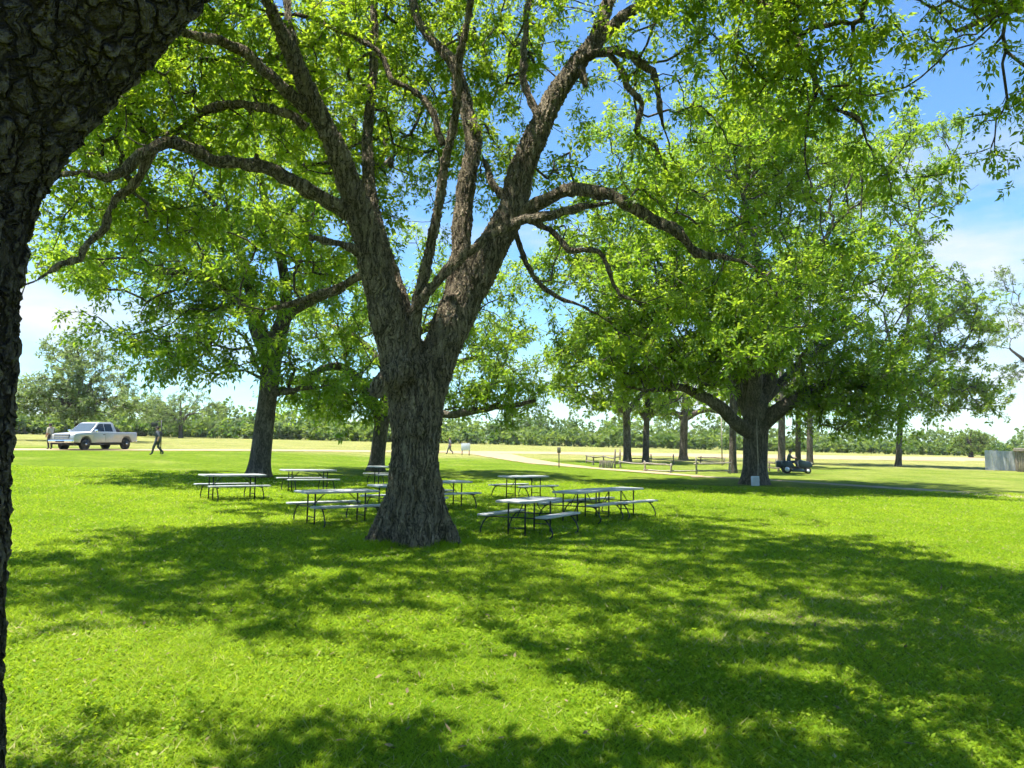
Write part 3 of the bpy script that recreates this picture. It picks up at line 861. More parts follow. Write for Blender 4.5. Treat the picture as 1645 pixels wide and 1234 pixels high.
# ---- the tree the camera stands beside
def near_tree():
    rng = np.random.default_rng(8)
    root = empty('pecan_tree', (-2.42, 2.9, float(gz(-2.42, 2.9))))
    tag(root, 'dark rough barked trunk leaning over the left edge, closest to the viewer', 'tree', 'trees on the lawn')
    base = np.array(root.location)
    pts = [(-2.47, 2.9, -.1), (-2.45, 2.9, .6), (-2.42, 2.9, 1.4), (-2.40, 2.9, 2.1), (-2.37, 2.9, 2.7), (-2.27, 2.9, 3.2), (-1.98, 2.88, 3.65), (-1.62, 2.85, 4.05), (-1.15, 2.8, 4.6), (-.5, 2.8, 5.4), (.1, 3.0, 6.4)]
    rad = [.62, .50, .445, .435, .415, .405, .42, .43, .42, .34, .25]
    p, r = smooth_path(pts, rad, 0.02)
    tb = Tubes(); tb.add(p - base, r, 130)
    link('trunk', tb.mesh('trunk', M['bark_near']), root)
    sk = Skeleton()
    sk.limb(p[::18], r[::18], 0.75)
    for q in ([(-2.35, 2.9, 3.0, .42), (-2.7, 3.1, 3.9, .36), (-3.2, 3.8, 5.4, .28), (-3.5, 4.4, 6.9, .18), (-3.5, 4.9, 8.0, .08)],
              [(-1.0, 2.8, 4.8, .25), (-1.2, 3.4, 6.2, .18), (-1.2, 4.0, 7.4, .12), (-0.8, 4.6, 8.4, .05)],
              [(-2.7, 3.1, 3.9, .26), (-3.6, 2.2, 5.2, .2), (-5.2, 2.0, 6.6, .12), (-6.5, 2.8, 7.6, .06)],
              [(-.5, 2.8, 5.4, .2), (.4, 3.2, 6.6, .14), (1.4, 4.4, 7.8, .09), (2.6, 5.6, 8.4, .05)]):
        q = np.array(q)
        pp, rr = smooth_path(q[:, :3], q[:, 3], 0.15)
        t1 = Tubes(); t1.add(pp - base, rr, 16)
        link('limb', t1.mesh('limb', M['bark']), root)
        sk.limb(pp, rr, 0.4)
    Z = [((-3.6, 4.6, 7.6), (2.2, 0.9, 1.1), 13), ((-0.8, 4.3, 7.6), (1.5, 0.7, 1.0), 5), ((-6.0, 3.5, 7.6), (2, 2.5, 1.2), 12), ((-1.0, 3.5, 8.5), (2.5, 2, 1.5), 16), ((1.5, 1.5, 8.5), (1.8, 1.8, 1.2), 8), ((2.4, 6.0, 8.2), (3.2, 1.3, 1.1), 28), ((1.2, 7.3, 9.0), (4.2, 1.0, 1.0), 34), ((-0.6, 6.4, 8.6), (1.6, .8, .8), 9)]  # crown kept out of view, its clumps placed to shade the near lawn
    tg = clusters(Z, rng, 6, 0.6)
    tg = tg[tg[:, 2] > 2.1 + 0.57 * tg[:, 1] + 0.75]
    sk.grow(tg, rng, bf=0.25, step=0.3, gnarl=0.12, up=0.0)
    finish_tree(root, sk, rng, M['leaf'], M['twig'], 0.007, 3, dict(ncomp=5, nlf=5, L=0.22, droop=0.2, lf=0.55, wid=0.42))
near_tree()

# ---- a tree beyond the right edge whose twigs hang into the picture
def right_tree():
    rng = np.random.default_rng(31)
    x0, y0 = 14.5, 13.5
    root = empty('pecan_tree', (x0, y0, float(gz(x0, y0))))
    tag(root, 'drooping leafy twigs against blue sky in the upper right corner', 'tree', 'trees on the lawn')
    base = np.array(root.location)
    p, r = smooth_path([(x0, y0, base[2] - .1), (x0, y0, 1.5), (x0 - .3, y0, 3.5), (x0 - .4, y0, 6), (x0, y0, 9)], [.75, .5, .48, .36, .2], 0.2)
    tb = Tubes(); tb.add(p - base, r, 18)
    sk = Skeleton(); sk.limb(p, r, .6)
    link('trunk', tb.mesh('trunk', M['bark_far']), root)
    for q in ([(14.2, 13.5, 4.0, .28), (12.5, 12.8, 6.5, .2), (10.0, 11.8, 8.2, .13), (8.0, 11.2, 8.6, .07), (6.6, 11.0, 8.1, .03)],
              [(14.1, 13.5, 5, .25), (12.8, 11.5, 7.4, .17), (10.6, 10.0, 8.4, .1), (8.6, 9.6, 8.2, .04)],
              [(14.2, 13.5, 5.6, .22), (13.0, 15, 8.0, .15), (11.0, 15.5, 9.6, .08)]):
        q = np.array(q)
        pp, rr = smooth_path(q[:, :3], q[:, 3], 0.15)
        t1 = Tubes(); t1.add(pp - base, rr, 10)
        link('limb', t1.mesh('limb', M['bark_far']), root)
        sk.limb(pp, rr, .25)
    Z = [zone(1590, 40, 11.2, 130, 110, 1.0, 9), zone(1645, 200, 11, 50, 90, .8, 5), ((9.6, 10.5, 8.9), (2.0, 1.6, .8), 9), ((12.5, 11.5, 8.5), (3, 2.5, 1.5), 20), ((10.0, 10.0, 9.6), (3, 2.5, .8), 14), ((5.6, 10.0, 9.8), (3.4, 2.4, .9), 30)]  # last zone: unseen leaves added to shade the right foreground
    tg = clusters(Z, rng, 6, 0.34)
    sk.grow(tg, rng, bf=0.25, step=0.28, gnarl=0.13, up=0.05)
    finish_tree(root, sk, rng, M['leaf'], M['twig'], 0.007, 2, dict(ncomp=6, nlf=5, L=0.165, droop=0.3, lf=0.55, wid=0.40, spread=.9))
right_tree()

# ---- the other trees of the lawn
def lawn_tree(px, py, label, seed, trunk, limbs, Z, tips, sig, tufts, leaf_kw, leaf='leaf_mid', up=0.12, r_tip=0.012, group='trees on the lawn', bf=0.3, step=0.5, gap=False):
    rng = np.random.default_rng(seed)
    base = G(px, py)
    D0 = base[1]
    root = empty('tree', base)
    tag(root, label, 'tree', group)
    sk = Skeleton()
    tb = Tubes()
    pts, rad = px_limb(trunk, D0)
    p, r = smooth_path(pts, rad, 0.2)
    flare = np.exp(-np.maximum(0, p[:, 2] - base[2]) / 0.35)
    r = 0.80 * r * (1 + 0.30 * flare)
    tb.add(p - base, r, 20)
    v, q = tb.v[0], tb.q[0]
    ang = np.arctan2(v[:, 1] - np.repeat(p[:, 1] - base[1], 20), v[:, 0] - np.repeat(p[:, 0] - base[0], 20))
    fl = 1 + (0.05 + 0.10 * np.repeat(flare, 20)) * np.sin(ang * 5 + seed)
    c = np.repeat(p - base, 20, 0)
    tb.v[0] = c + (v - c) * fl[:, None]
    link('trunk', tb.mesh('trunk', M['bark_far']), root)
    sk.limb(p, r, 0.42)
    for s in limbs:
        pts, rad = px_limb(s, D0)
        p, r = smooth_path(pts, rad, 0.25)
        wob = np.cumsum(rng.normal(0, 0.03, p.shape), 0); wob[:2] = 0
        t1 = Tubes(); t1.add(p + wob - base, r, 10)
        link('limb', t1.mesh('limb', M['bark_far']), root)
        sk.limb(p + wob, r, .2)
    tg = clusters([zone(*z) for z in Z], rng, tips, sig)
    tg = tg[tg[:, 2] > gz(tg[:, 0], tg[:, 1]) + 1.2]
    sk.grow(tg, rng, bf=bf, step=step, gnarl=0.15, up=up)
    return finish_tree(root, sk, rng, M[leaf], M['twig'], r_tip, tufts, leaf_kw, gap=gap, leaf_jit=0.2)

MID = dict(ncomp=7, nlf=3, L=0.275, droop=0.10, lf=0.66, wid=0.46, spread=1.0)
D_R = float(G(1210, 778)[1])
lawn_tree(1210, 778, 'broad dense tree with spreading low limbs right of the picnic tables', 41,
    [(1210, 788, 0, 25), (1212, 750, 0, 23), (1213, 700, 0, 24), (1214, 665, 0, 26), (1206, 630, .1, 22), (1196, 580, .3, 17), (1185, 500, .5, 13), (1190, 400, .6, 10), (1200, 300, .6, 7), (1205, 200, .6, 4)],
    [[(1205, 695, -.3, 12), (1180, 678, -.8, 11), (1150, 650, -1.3, 10), (1120, 632, -1.8, 8), (1090, 620, -2.2, 6), (1040, 625, -2.6, 3)],
     [(1225, 680, 0, 14), (1255, 655, -.5, 12), (1290, 630, -1.0, 10), (1340, 612, -1.6, 7), (1390, 615, -2.2, 4), (1430, 630, -2.6, 2)],
     [(1204, 670, .2, 10), (1190, 640, .2, 9), (1178, 600, .2, 8), (1150, 540, 0, 7), (1100, 480, -.3, 5), (1040, 440, -.6, 3)],
     [(1218, 655, .3, 14), (1232, 600, .6, 12), (1255, 520, 1.0, 9), (1300, 430, 1.4, 6), (1340, 360, 1.8, 3)],
     [(1210, 650, -.4, 12), (1215, 590, -1.2, 10), (1225, 500, -2.0, 8), (1210, 400, -2.8, 5), (1190, 320, -3.4, 3)],
     [(1200, 640, 1.0, 9), (1150, 600, 2.5, 7), (1080, 560, 4, 4)], [(1230, 640, 1.0, 9), (1290, 580, 2.5, 7), (1370, 520, 4, 4)]],
    [(1000, 420, D_R - 1, 130, 130, 5, 34), (1130, 260, D_R, 170, 130, 6, 52), (1130, 470, D_R - 3, 200, 120, 5, 56), (1290, 260, D_R + .5, 170, 130, 6, 42),
     (1330, 480, D_R - 1, 170, 130, 6, 50), (960, 580, D_R - 2, 90, 60, 4, 16), (1090, 580, D_R - 3, 110, 50, 4, 14), (1370, 640, D_R - 3, 80, 60, 3, 22), (1200, 540, D_R - 5, 200, 60, 3, 10), (1210, 170, D_R, 120, 60, 4, 12)],
    12, 0.80, 3, MID)

D_L = float(G(415, 767)[1])
lawn_tree(415, 767, 'slender straight trunk behind the leftmost picnic table with loose hanging crown', 42,
    [(414, 775, 0, 22), (418, 740, 0, 20), (424, 690, 0, 19), (430, 640, 0, 18), (436, 590, 0, 19), (440, 555, 0, 20), (455, 515, .2, 15), (460, 470, .4, 11), (450, 410, .5, 9), (430, 340, .6, 8), (418, 280, .6, 6), (410, 200, .7, 4), (405, 120, .7, 3)],
    [[(435, 570, -.2, 15), (415, 535, -.4, 13), (405, 490, -.7, 10), (390, 430, -1, 7), (360, 360, -1.2, 5), (320, 300, -1.4, 3)],
     [(442, 545, 0, 8), (470, 505, -.5, 7), (500, 485, -1, 6), (555, 460, -1.5, 4)],
     [(408, 510, -.5, 8), (370, 470, -1.2, 6), (310, 440, -2, 5), (240, 440, -2.8, 3)],
     [(405, 490, 0, 8), (380, 500, 1, 6), (340, 490, 2, 4), (290, 500, 3, 3)],
     [(430, 660, -.1, 7), (440, 632, -.3, 6), (462, 628, -.5, 5), (500, 620, -.9, 3)]],
    [(240, 330, D_L - 3, 190, 110, 5, 26), (400, 300, D_L - 3, 180, 120, 5, 28), (250, 470, D_L - 2.5, 170, 85, 4, 24), (430, 440, D_L - 2, 130, 80, 4, 20), (300, 555, D_L - 2, 130, 50, 3, 15), (150, 420, D_L - 1, 90, 100, 3.5, 11), (400, 150, D_L, 220, 90, 5, 24), (470, 590, D_L - 1.5, 70, 50, 3, 8), (545, 350, D_L + 1, 80, 130, 4, 12)],
    9, 0.65, 3, MID)

D_3 = float(G(605, 757)[1])
lawn_tree(605, 757, 'leaning tree seen partly behind the great forked trunk, low dark limbs', 43,
    [(603, 764, 0, 15), (607, 730, 0, 14), (612, 690, 0, 14), (620, 650, .1, 14), (630, 600, .2, 12), (640, 545, .4, 7), (648, 500, .6, 3.5), (652, 465, .6, 1.5)],
    [[(614, 690, -.2, 8), (600, 650, -.8, 8), (575, 605, -1.2, 8), (545, 585, -1.6, 7), (510, 595, -2.2, 5), (470, 620, -2.8, 3)],
     [(625, 660, -.3, 8), (680, 660, -1, 6), (740, 662, -1.8, 6), (800, 655, -2.4, 5), (860, 645, -3, 3)],
     [(635, 560, 0, 7), (700, 520, -.5, 6), (770, 500, -.8, 4)], [(628, 600, 0, 7), (580, 550, .5, 5), (520, 520, 1, 3)],
     [(622, 640, .3, 7), (690, 600, 1.5, 6), (780, 570, 3, 4)]],
    [(530, 600, D_3 - 1, 100, 60, 5, 24), (560, 510, D_3, 110, 70, 5, 20), (760, 590, D_3 - 1, 120, 65, 5, 26), (760, 500, D_3, 110, 80, 5, 20), (650, 450, D_3, 120, 70, 5, 16), (530, 655, D_3 - 1.5, 90, 22, 3, 12), (800, 640, D_3 - 2.5, 90, 30, 3, 8)],
    9, 0.75, 3, MID)

FARM = dict(ncomp=6, nlf=2, L=0.40, droop=0.10, lf=0.75, wid=0.50, spread=1.0)
def small_tree(px, py, w, label, seed, top, forks, Z, tips=8, sig=0.8, lean=0, leaf='leaf_mid', tufts=3):
    D = float(G(px, py)[1])
    h = py - top
    w = w * 0.82
    tr = [(px, py + 5, 0, w), (px + lean * .15, py - .2 * h, 0, w * .92), (px + lean * .4, py - .42 * h, 0, w * .85), (px + lean * .7, py - .65 * h, .2, w * .55), (px + lean, py - h, .3, w * .25)]
    lb = []
    for fx, fy, dd in forks:
        lb.append([(px + lean * .3, py - .33 * h, 0, w * .62), ((px + fx) / 2, (py - .36 * h + fy) / 2 - 4, dd * .5, w * .5), (fx, fy, dd, w * .22)])
    lawn_tree(px, py, label, seed, tr, lb, [(a, b, D + c, d, e, f_, n) for a, b, c, d, e, f_, n in Z], tips, sig, tufts, FARM, leaf=leaf, r_tip=0.018, step=0.7)

small_tree(1008, 744, 9.5, 'dark straight trunk at the left end of the rail fence', 51, 500, [(950, 640, -1), (1060, 610, 0), (990, 560, 1)],
    [(960, 630, 0, 85, 40, 4, 20), (1000, 560, 0, 95, 55, 4, 24), (930, 560, 1, 60, 60, 3, 12)], lean=-6)
small_tree(1037, 743, 8, 'short trunk just right of the straight trunk behind the rail fence', 52, 540, [(1010, 640, 1), (1080, 650, 1)],
    [(1050, 640, 2, 60, 40, 4, 16), (1060, 570, 3, 80, 50, 4, 16)], lean=6)
small_tree(1097, 739, 10, 'forked trunk standing in the middle of the rail fence enclosure', 53, 540, [(1065, 670, 1), (1125, 660, 1), (1160, 665, -1)],
    [(1080, 640, 1, 80, 35, 4, 18), (1130, 600, 2, 80, 60, 4, 18)], lean=8)
small_tree(1177, 760, 9, 'straight trunk close behind the broad dense tree, on its left', 54, 500, [(1140, 640, 2), (1210, 600, 2)],
    [(1160, 560, 2, 90, 70, 4, 20), (1190, 640, 3, 60, 30, 3, 8)])
small_tree(1256, 752, 9, 'pale trunk between the broad dense tree and the mower', 57, 480, [(1230, 620, 2), (1290, 640, 2)],
    [(1260, 640, 3, 60, 40, 4, 12), (1260, 540, 4, 80, 70, 4, 14)])
small_tree(1282, 745, 6.5, 'slim trunk behind the mower, the left one of two', 55, 420, [(1250, 560, 3), (1310, 540, 3)],
    [(1280, 640, 2, 70, 40, 4, 12), (1290, 430, 3, 110, 120, 5, 20), (1290, 250, 3, 110, 110, 5, 18)])
small_tree(1301, 747, 7.5, 'slim trunk behind the mower, the right one of two', 56, 460, [(1340, 600, 2), (1270, 600, 3)],
    [(1330, 630, 2, 70, 40, 4, 12), (1370, 450, 3, 120, 120, 5, 22), (1400, 260, 3, 100, 110, 5, 16)])
small_tree(1443, 750, 7, 'tall tree with leaning grey trunk in the open grass at the right', 58, 400, [(1400, 640, -1), (1500, 620, -1), (1540, 560, 0), (1420, 500, 1)],
    [(1480, 610, 0, 140, 60, 5, 48), (1530, 510, 0, 80, 80, 5, 34), (1440, 470, 0, 130, 90, 5, 34), (1440, 330, 0, 110, 100, 5, 32), (1500, 250, 0, 60, 90, 4, 12), (1550, 640, -1, 60, 35, 3, 16)], lean=22)
small_tree(1685, 740, 9, 'pale sunlit tree behind the metal panels at the right edge', 59, 420, [(1620, 560, 0), (1660, 520, 0)],
    [(1625, 510, 0, 60, 90, 5, 16), (1680, 480, 0, 80, 90, 5, 14), (1620, 610, 0, 50, 40, 4, 8)], leaf='leaf_far', sig=0.9)

# ---- trees on the far side of the road
small_tree(125, 708, 8, 'pale wide tree behind the silver pickup truck', 61, 560, [(70, 640, 0), (180, 640, 0), (100, 600, 4), (160, 600, 4)],
    [(122, 610, 0, 75, 48, 8, 40), (85, 652, -2, 72, 28, 7, 22), (170, 652, -2, 72, 28, 7, 22), (122, 570, 0, 45, 22, 5, 12)], leaf='leaf_pale', tips=8, sig=1.1)
small_tree(290, 704, 5, 'rounded pale tree at the wood edge right of the pickup', 62, 640, [(270, 665, 0), (310, 665, 0)],
    [(290, 662, 0, 58, 27, 7, 36)], leaf='leaf_pale', tips=9, sig=1.3)
small_tree(1560, 735, 5, 'dark round tree in the far hedge left of the metal panels', 63, 690, [(1548, 705, 0), (1572, 705, 0)],
    [(1560, 708, 0, 24, 18, 3, 26)], leaf='leaf_far', tips=10, sig=0.8)

def woodland():
    """the far wood that closes the field: one mass of foliage"""
    rng = np.random.default_rng(77)
    pos, tof = [], []
    for px in np.arange(-120, 1780, 9.0):
        base_y = np.interp(px, [-260, 250, 820, 1500, 1960], [693, 702, 715.5, 732, 740]) - 0.8
        top = np.interp(px, [-260, 0, 200, 330, 420, 560, 720, 860, 960, 1100, 1350, 1480, 1645, 1960], [658, 660, 660, 656, 662, 668, 666, 668, 664, 672, 690, 694, 694, 690])
        for row in range(3):
            if row == 1 and rng.random() < .3: continue
            g = G(px + rng.uniform(-8, 8), base_y - 1.3 * row)
            x, y, z = g
            y = min(y, 260.0); z = float(gz(x, y))
            H = (700 + 0.025 * (px - 822) - top + rng.normal(0, 5)) / F * y + 2.1
            H *= 1 + 0.28 * math.sin(px * 0.021) * math.sin(px * 0.057 + 1) + 0.12 * math.sin(px * 0.13)
            H = max(2.6, H * (0.42 + 0.28 * row) * rng.uniform(0.75, 1.25))
            w = rng.uniform(1.5, 4.2)
            tt = rng.normal(0, 0.28)
            w = max(w, 0.42 * H)
            n = int(17 + 2.8 * H)
            u = rng.normal(size=(n, 3)); u /= np.linalg.norm(u, axis=1)[:, None]
            u *= (0.55 + 0.45 * rng.random((n, 1)))
            lobes = 1 + 0.25 * np.sin(u[:, :1] * 7 + px) * np.cos(u[:, 2:] * 6 + row)
            q = np.array((x, y, z + H * 0.5)) + u * lobes * np.array((w, w, H * 0.52))
            q = q[q[:, 2] > z + 0.1]
            pos.append(q); tof.append(np.full(len(q), tt) + rng.normal(0, .08, len(q)))
    pos = np.vstack(pos); tof = np.concatenate(tof)
    v, q, t = leaves(pos, np.tile((0, 0, 1.0), (len(pos), 1)), rng, ncomp=9, nlf=1, L=0.62, droop=0.2, lf=1.0, wid=0.85, spread=1.0, toff=tof)
    tag(link('woodland', np_mesh('woodland', v, quads=q, mat=M['leaf_far'], tint=t)), 'far green wood closing off the field behind the road', 'woodland', kind='stuff')
woodland()

# ------------------------------------------------------------------ picnic tables
def make_table():
    t = empty('picnic_table', (0, 0, 0))
    def slab(L, W, th, z, y, rc):
        m = MB()
        prof = []
        for sx, sy, a0 in ((1, 1, 0), (-1, 1, 90), (-1, -1, 180), (1, -1, 270)):
            for k in range(5):
                a = math.radians(a0 + 22.5 * k)
                prof.append((sx * (L / 2 - rc) + rc * math.cos(a), y + sy * (W / 2 - rc) + rc * math.sin(a)))
        n = len(prof)
        v = [(x, q, z - th) for x, q in prof] + [(x, q, z) for x, q in prof]
        m.add(v, [(i, (i + 1) % n, n + (i + 1) % n, n + i) for i in range(n)] + [tuple(range(n))[::-1], tuple(range(n, 2 * n))])
        return m
    slab(1.83, 0.76, 0.048, 0.745, 0, 0.07).build('tabletop', M['plastic'], t, bevel=0.010)
    for s in (-1, 1):
        slab(1.80, 0.27, 0.042, 0.445, s * 0.69, 0.05).build('bench', M['plastic'], t, bevel=0.008)
    for sx in (-1, 1):
        for sy in (-1, 1):
            MB().tube([(sx * 0.62, sy * 0.20, 0), (sx * 0.62, sy * 0.20, 0.70)], 0.019, 8).build('leg', M['steel'], t, smooth=True)
            # bent bench leg: out from under the bench, then curling to the ground
            MB().tube([(sx * 0.66, sy * 0.60, 0.40), (sx * 0.66, sy * 0.70, 0.36), (sx * 0.665, sy * 0.80, 0.24), (sx * 0.665, sy * 0.86, 0.10), (sx * 0.665, sy * 0.84, 0.03), (sx * 0.665, sy * 0.79, 0.0)], 0.017, 8).build('bench_leg', M['steel'], t, smooth=True)
        MB().tube([(sx * 0.645, -0.80, 0.385), (sx * 0.645, 0.80, 0.385)], 0.015, 6).build('crossbar', M['steel'], t, smooth=True)
        MB().tube([(sx * 0.61, 0, 0.39), (sx * 0.28, 0, 0.70)], 0.012, 6).build('brace', M['steel'], t, smooth=True)
        MB().tube([(sx * 0.62, -0.2, 0.16), (sx * 0.62, 0.2, 0.16)], 0.012, 6).build('stretcher', M['steel'], t, smooth=True)
    return t

TABLES = [(851, 857, 62, 'white folding picnic table nearest the viewer, right of the great trunk'),
          (540, 840, 38, 'white picnic table just left of the great trunk, nearest on that side'),
          (372, 802, 38, 'leftmost white picnic table in front of the slender trunk'),
          (494, 789, 32, 'white picnic table between the leftmost one and the leaning tree'),
          (628, 779, 32, 'farthest white picnic table at the foot of the leaning tree'),
          (648, 824, 36, 'white picnic table mostly hidden behind the great trunk on its left'),
          (706, 815, 40, 'white picnic table showing one end right behind the great trunk'),
          (841, 800, 46, 'white picnic table standing apart behind the nearest one'),
          (934, 835, 58, 'white picnic table second from the right, touching the rightmost one'),
          (988, 829, 50, 'rightmost white picnic table of the group')]
proto = make_table()
for i, (px, py, rot, lab) in enumerate(TABLES):
    o = proto if i == 0 else copy_tree(proto)
    q = G(px, py)
    o.location = q
    o.rotation_euler = (0, math.radians(1.43), math.radians(rot))
    tag(o, lab, 'picnic table', 'picnic tables under the trees')

# ------------------------------------------------------------------ people
def person(loc, rz, label, joints, mats, hat=None, extra_group=None):
    """one continuous body grown from a skeleton; joints: name -> (x forward, y left, z)"""
    root = empty('person', loc, rz)
    tag(root, label, 'person')
    J = dict(pelvis=(0, 0, .95), waist=(0, 0, 1.08), chest=(.02, 0, 1.30), neck=(.02, 0, 1.48), head=(.05, 0, 1.58), crown_top=(.05, 0, 1.70))
    for s, t in ((1, 'l'), (-1, 'r')):
        J['hip' + t] = (0, s * .10, .92); J['knee' + t] = (.04, s * .11, .50); J['ankle' + t] = (-.02, s * .11, .09); J['toe' + t] = (.13, s * .12, .045)
        J['shoulder' + t] = (.01, s * .185, 1.40); J['elbow' + t] = (-.03, s * .25, 1.12); J['wrist' + t] = (.06, s * .26, .88); J['hand' + t] = (.10, s * .26, .80)
    J.update(joints)
    R = dict(pelvis=.15, waist=.13, chest=.155, neck=.062, head=.095, crown_top=.075, hip=.10, knee=.065, ankle=.045, toe=.04, shoulder=.075, elbow=.048, wrist=.036, hand=.042)
    E = [('pelvis', 'waist'), ('waist', 'chest'), ('chest', 'neck'), ('neck', 'head'), ('head', 'crown_top')]
    for t in 'lr':
        E += [('pelvis', 'hip' + t), ('hip' + t, 'knee' + t), ('knee' + t, 'ankle' + t), ('ankle' + t, 'toe' + t), ('chest', 'shoulder' + t), ('shoulder' + t, 'elbow' + t), ('elbow' + t, 'wrist' + t), ('wrist' + t, 'hand' + t)]
    names = list(J)
    bm = bmesh.new()
    ly = bm.verts.layers.skin.verify()
    vs = {}
    for k in names:
        v = bm.verts.new(J[k]); vs[k] = v
        rk = (R[k] if k in R else R[k[:-1]]) * (1.22 if k not in ('head', 'crown_top', 'neck') else 1.08)
        v[ly].radius = (rk, rk); v[ly].use_root = k == 'pelvis'
    for a, b in E: bm.edges.new((vs[a], vs[b]))
    me = bpy.data.meshes.new('body'); bm.to_mesh(me); bm.free()
    o = bpy.data.objects.new('body', me); COL.objects.link(o)
    sk = o.modifiers.new('k', 'SKIN'); sk.use_smooth_shade = True
    o.modifiers.new('s', 'SUBSURF').levels = 2
    dg = bpy.context.evaluated_depsgraph_get()
    m2 = bpy.data.meshes.new_from_object(o.evaluated_get(dg))
    COL.objects.unlink(o); bpy.data.objects.remove(o)
    m2.name = 'body'
    m2.materials.clear()
    for k in ('skin', 'shirt', 'trousers', 'shoe'): m2.materials.append(mats[k])
    P3 = {k: np.array(J[k], float) for k in names}
    seg = [(a, b, P3[a], P3[b]) for a, b in E]
    for p in m2.polygons:
        c = np.array(p.center)
        best, bn = 1e9, None
        for a, b, A, B in seg:
            ab = B - A
            t = np.clip(np.dot(c - A, ab) / np.dot(ab, ab), 0, 1)
            d = np.linalg.norm(c - A - ab * t)
            if d < best: best, bn, bt = d, (a, b), t
        a, b = bn
        if a in ('neck', 'head') or (a == 'chest' and b == 'neck' and bt > .7) or a[:-1] == 'wrist' or (a[:-1] == 'elbow' and bt > .1): k = 0
        elif a[:-1] == 'ankle' or (a[:-1] == 'knee' and bt > .9): k = 3
        elif a == 'pelvis' and b == 'waist' and bt > .4 or a in ('waist', 'chest') or a[:-1] in ('shoulder', 'elbow'): k = 1
        else: k = 2
        p.material_index = k; p.use_smooth = True
    link('body', m2, root)
    hd = np.array(J['head']); top = np.array(J['crown_top'])
    bm = bmesh.new()
    bmesh.ops.create_uvsphere(bm, u_segments=14, v_segments=8, radius=0.112)
    for v in bm.verts:
        v.co.z *= 0.95
        if v.co.z < -0.02 and v.co.x > -0.02: v.co.x *= 0.4; v.co.z = -0.02
        v.co += Vector(hd * .45 + top * .55 + np.array((-.015, 0, .0)))
    me = bpy.data.meshes.new('hair'); bm.to_mesh(me); bm.free(); me.materials.append(M['hair'])
    for p in me.polygons: p.use_smooth = True
    link('hair', me, root)
    nz = MB().add([(hd[0] + .085, .012, hd[2] + .01), (hd[0] + .085, -.012, hd[2] + .01), (hd[0] + .118, 0, hd[2] + .005), (hd[0] + .085, 0, hd[2] + .06)], [(0, 1, 2), (0, 2, 3), (2, 1, 3), (0, 3, 1)])
    nz.build('nose', mats['skin'], root)
    if hat:
        c = hd * .3 + top * .7
        m = MB().tube([c + (0, 0, .01), c + (0, 0, .025)], [.19, .17], 16).tube([c + (0, 0, .02), c + (0, 0, .13)], [.115, .09], 14)
        m.build('hat', hat, root, smooth=True)
    return root

STRIDE = dict(kneel=(.20, .10, .53), anklel=(.30, .10, .10), toel=(.44, .11, .07), kneer=(.02, -.10, .50), ankler=(-.30, -.10, .16), toer=(-.20, -.10, .05),
              elbowl=(-.16, .25, 1.14), wristl=(-.10, .27, .90), handl=(-.06, .27, .82), elbowr=(.05, -.25, 1.12), wristr=(.22, -.24, .98), handr=(.29, -.23, .94))
dark = dict(skin=M['skin'], shirt=simple('navy_shirt', (0.07, 0.08, 0.10), .9), trousers=simple('dark_trousers', (0.05, 0.058, 0.075), .9), shoe=M['black_trim'])
pale = dict(skin=M['skin'], shirt=simple('pale_shirt', (0.42, 0.38, 0.30), .9), trousers=simple('brown_trousers', (0.05, 0.04, 0.035), .9), shoe=M['black_trim'])
grey = dict(skin=M['skin'], shirt=simple('grey_shirt', (0.16, 0.17, 0.19), .9), trousers=simple('grey_trousers', (0.12, 0.125, 0.14), .9), shoe=M['black_trim'])
rider_m = dict(skin=M['skin'], shirt=simple('grey_green_shirt', (0.10, 0.13, 0.13), .9), trousers=simple('blue_jeans', (0.04, 0.055, 0.09), .9), shoe=M['black_trim'])
def ground_lift(o, lo=0.005): return o
person(G(253, 731.5), math.radians(185), 'person in dark clothes walking left across the lawn beside a thin post', STRIDE, dark)
person(G(80, 722), math.radians(160), 'person in pale shirt and dark trousers standing at the front of the pickup', dict(elbowr=(.10, -.24, 1.15), wristr=(.30, -.18, 1.12), handr=(.38, -.17, 1.13)), pale)
person(G(723, 730), math.radians(170), 'small distant person in grey walking left of the white notice board', STRIDE, grey)

# thin post with a little dark box on an arm
q = G(258, 729)
t = empty('post', q); tag(t, 'thin tall grey post carrying a small dark box on a side arm', 'post')
MB().tube([(0, 0, -.1), (0, 0, 2.15)], .035, 8).build('pole', M['black_trim'], t, smooth=True)
MB().tube([(.3, 0, 2.08), (-.62, 0, 1.98)], .02, 6).build('arm', M['black_trim'], t, smooth=True)
MB().box((-.45, 0, 1.83), (.34, .22, .24)).build('box', M['black_trim'], t, bevel=.02)

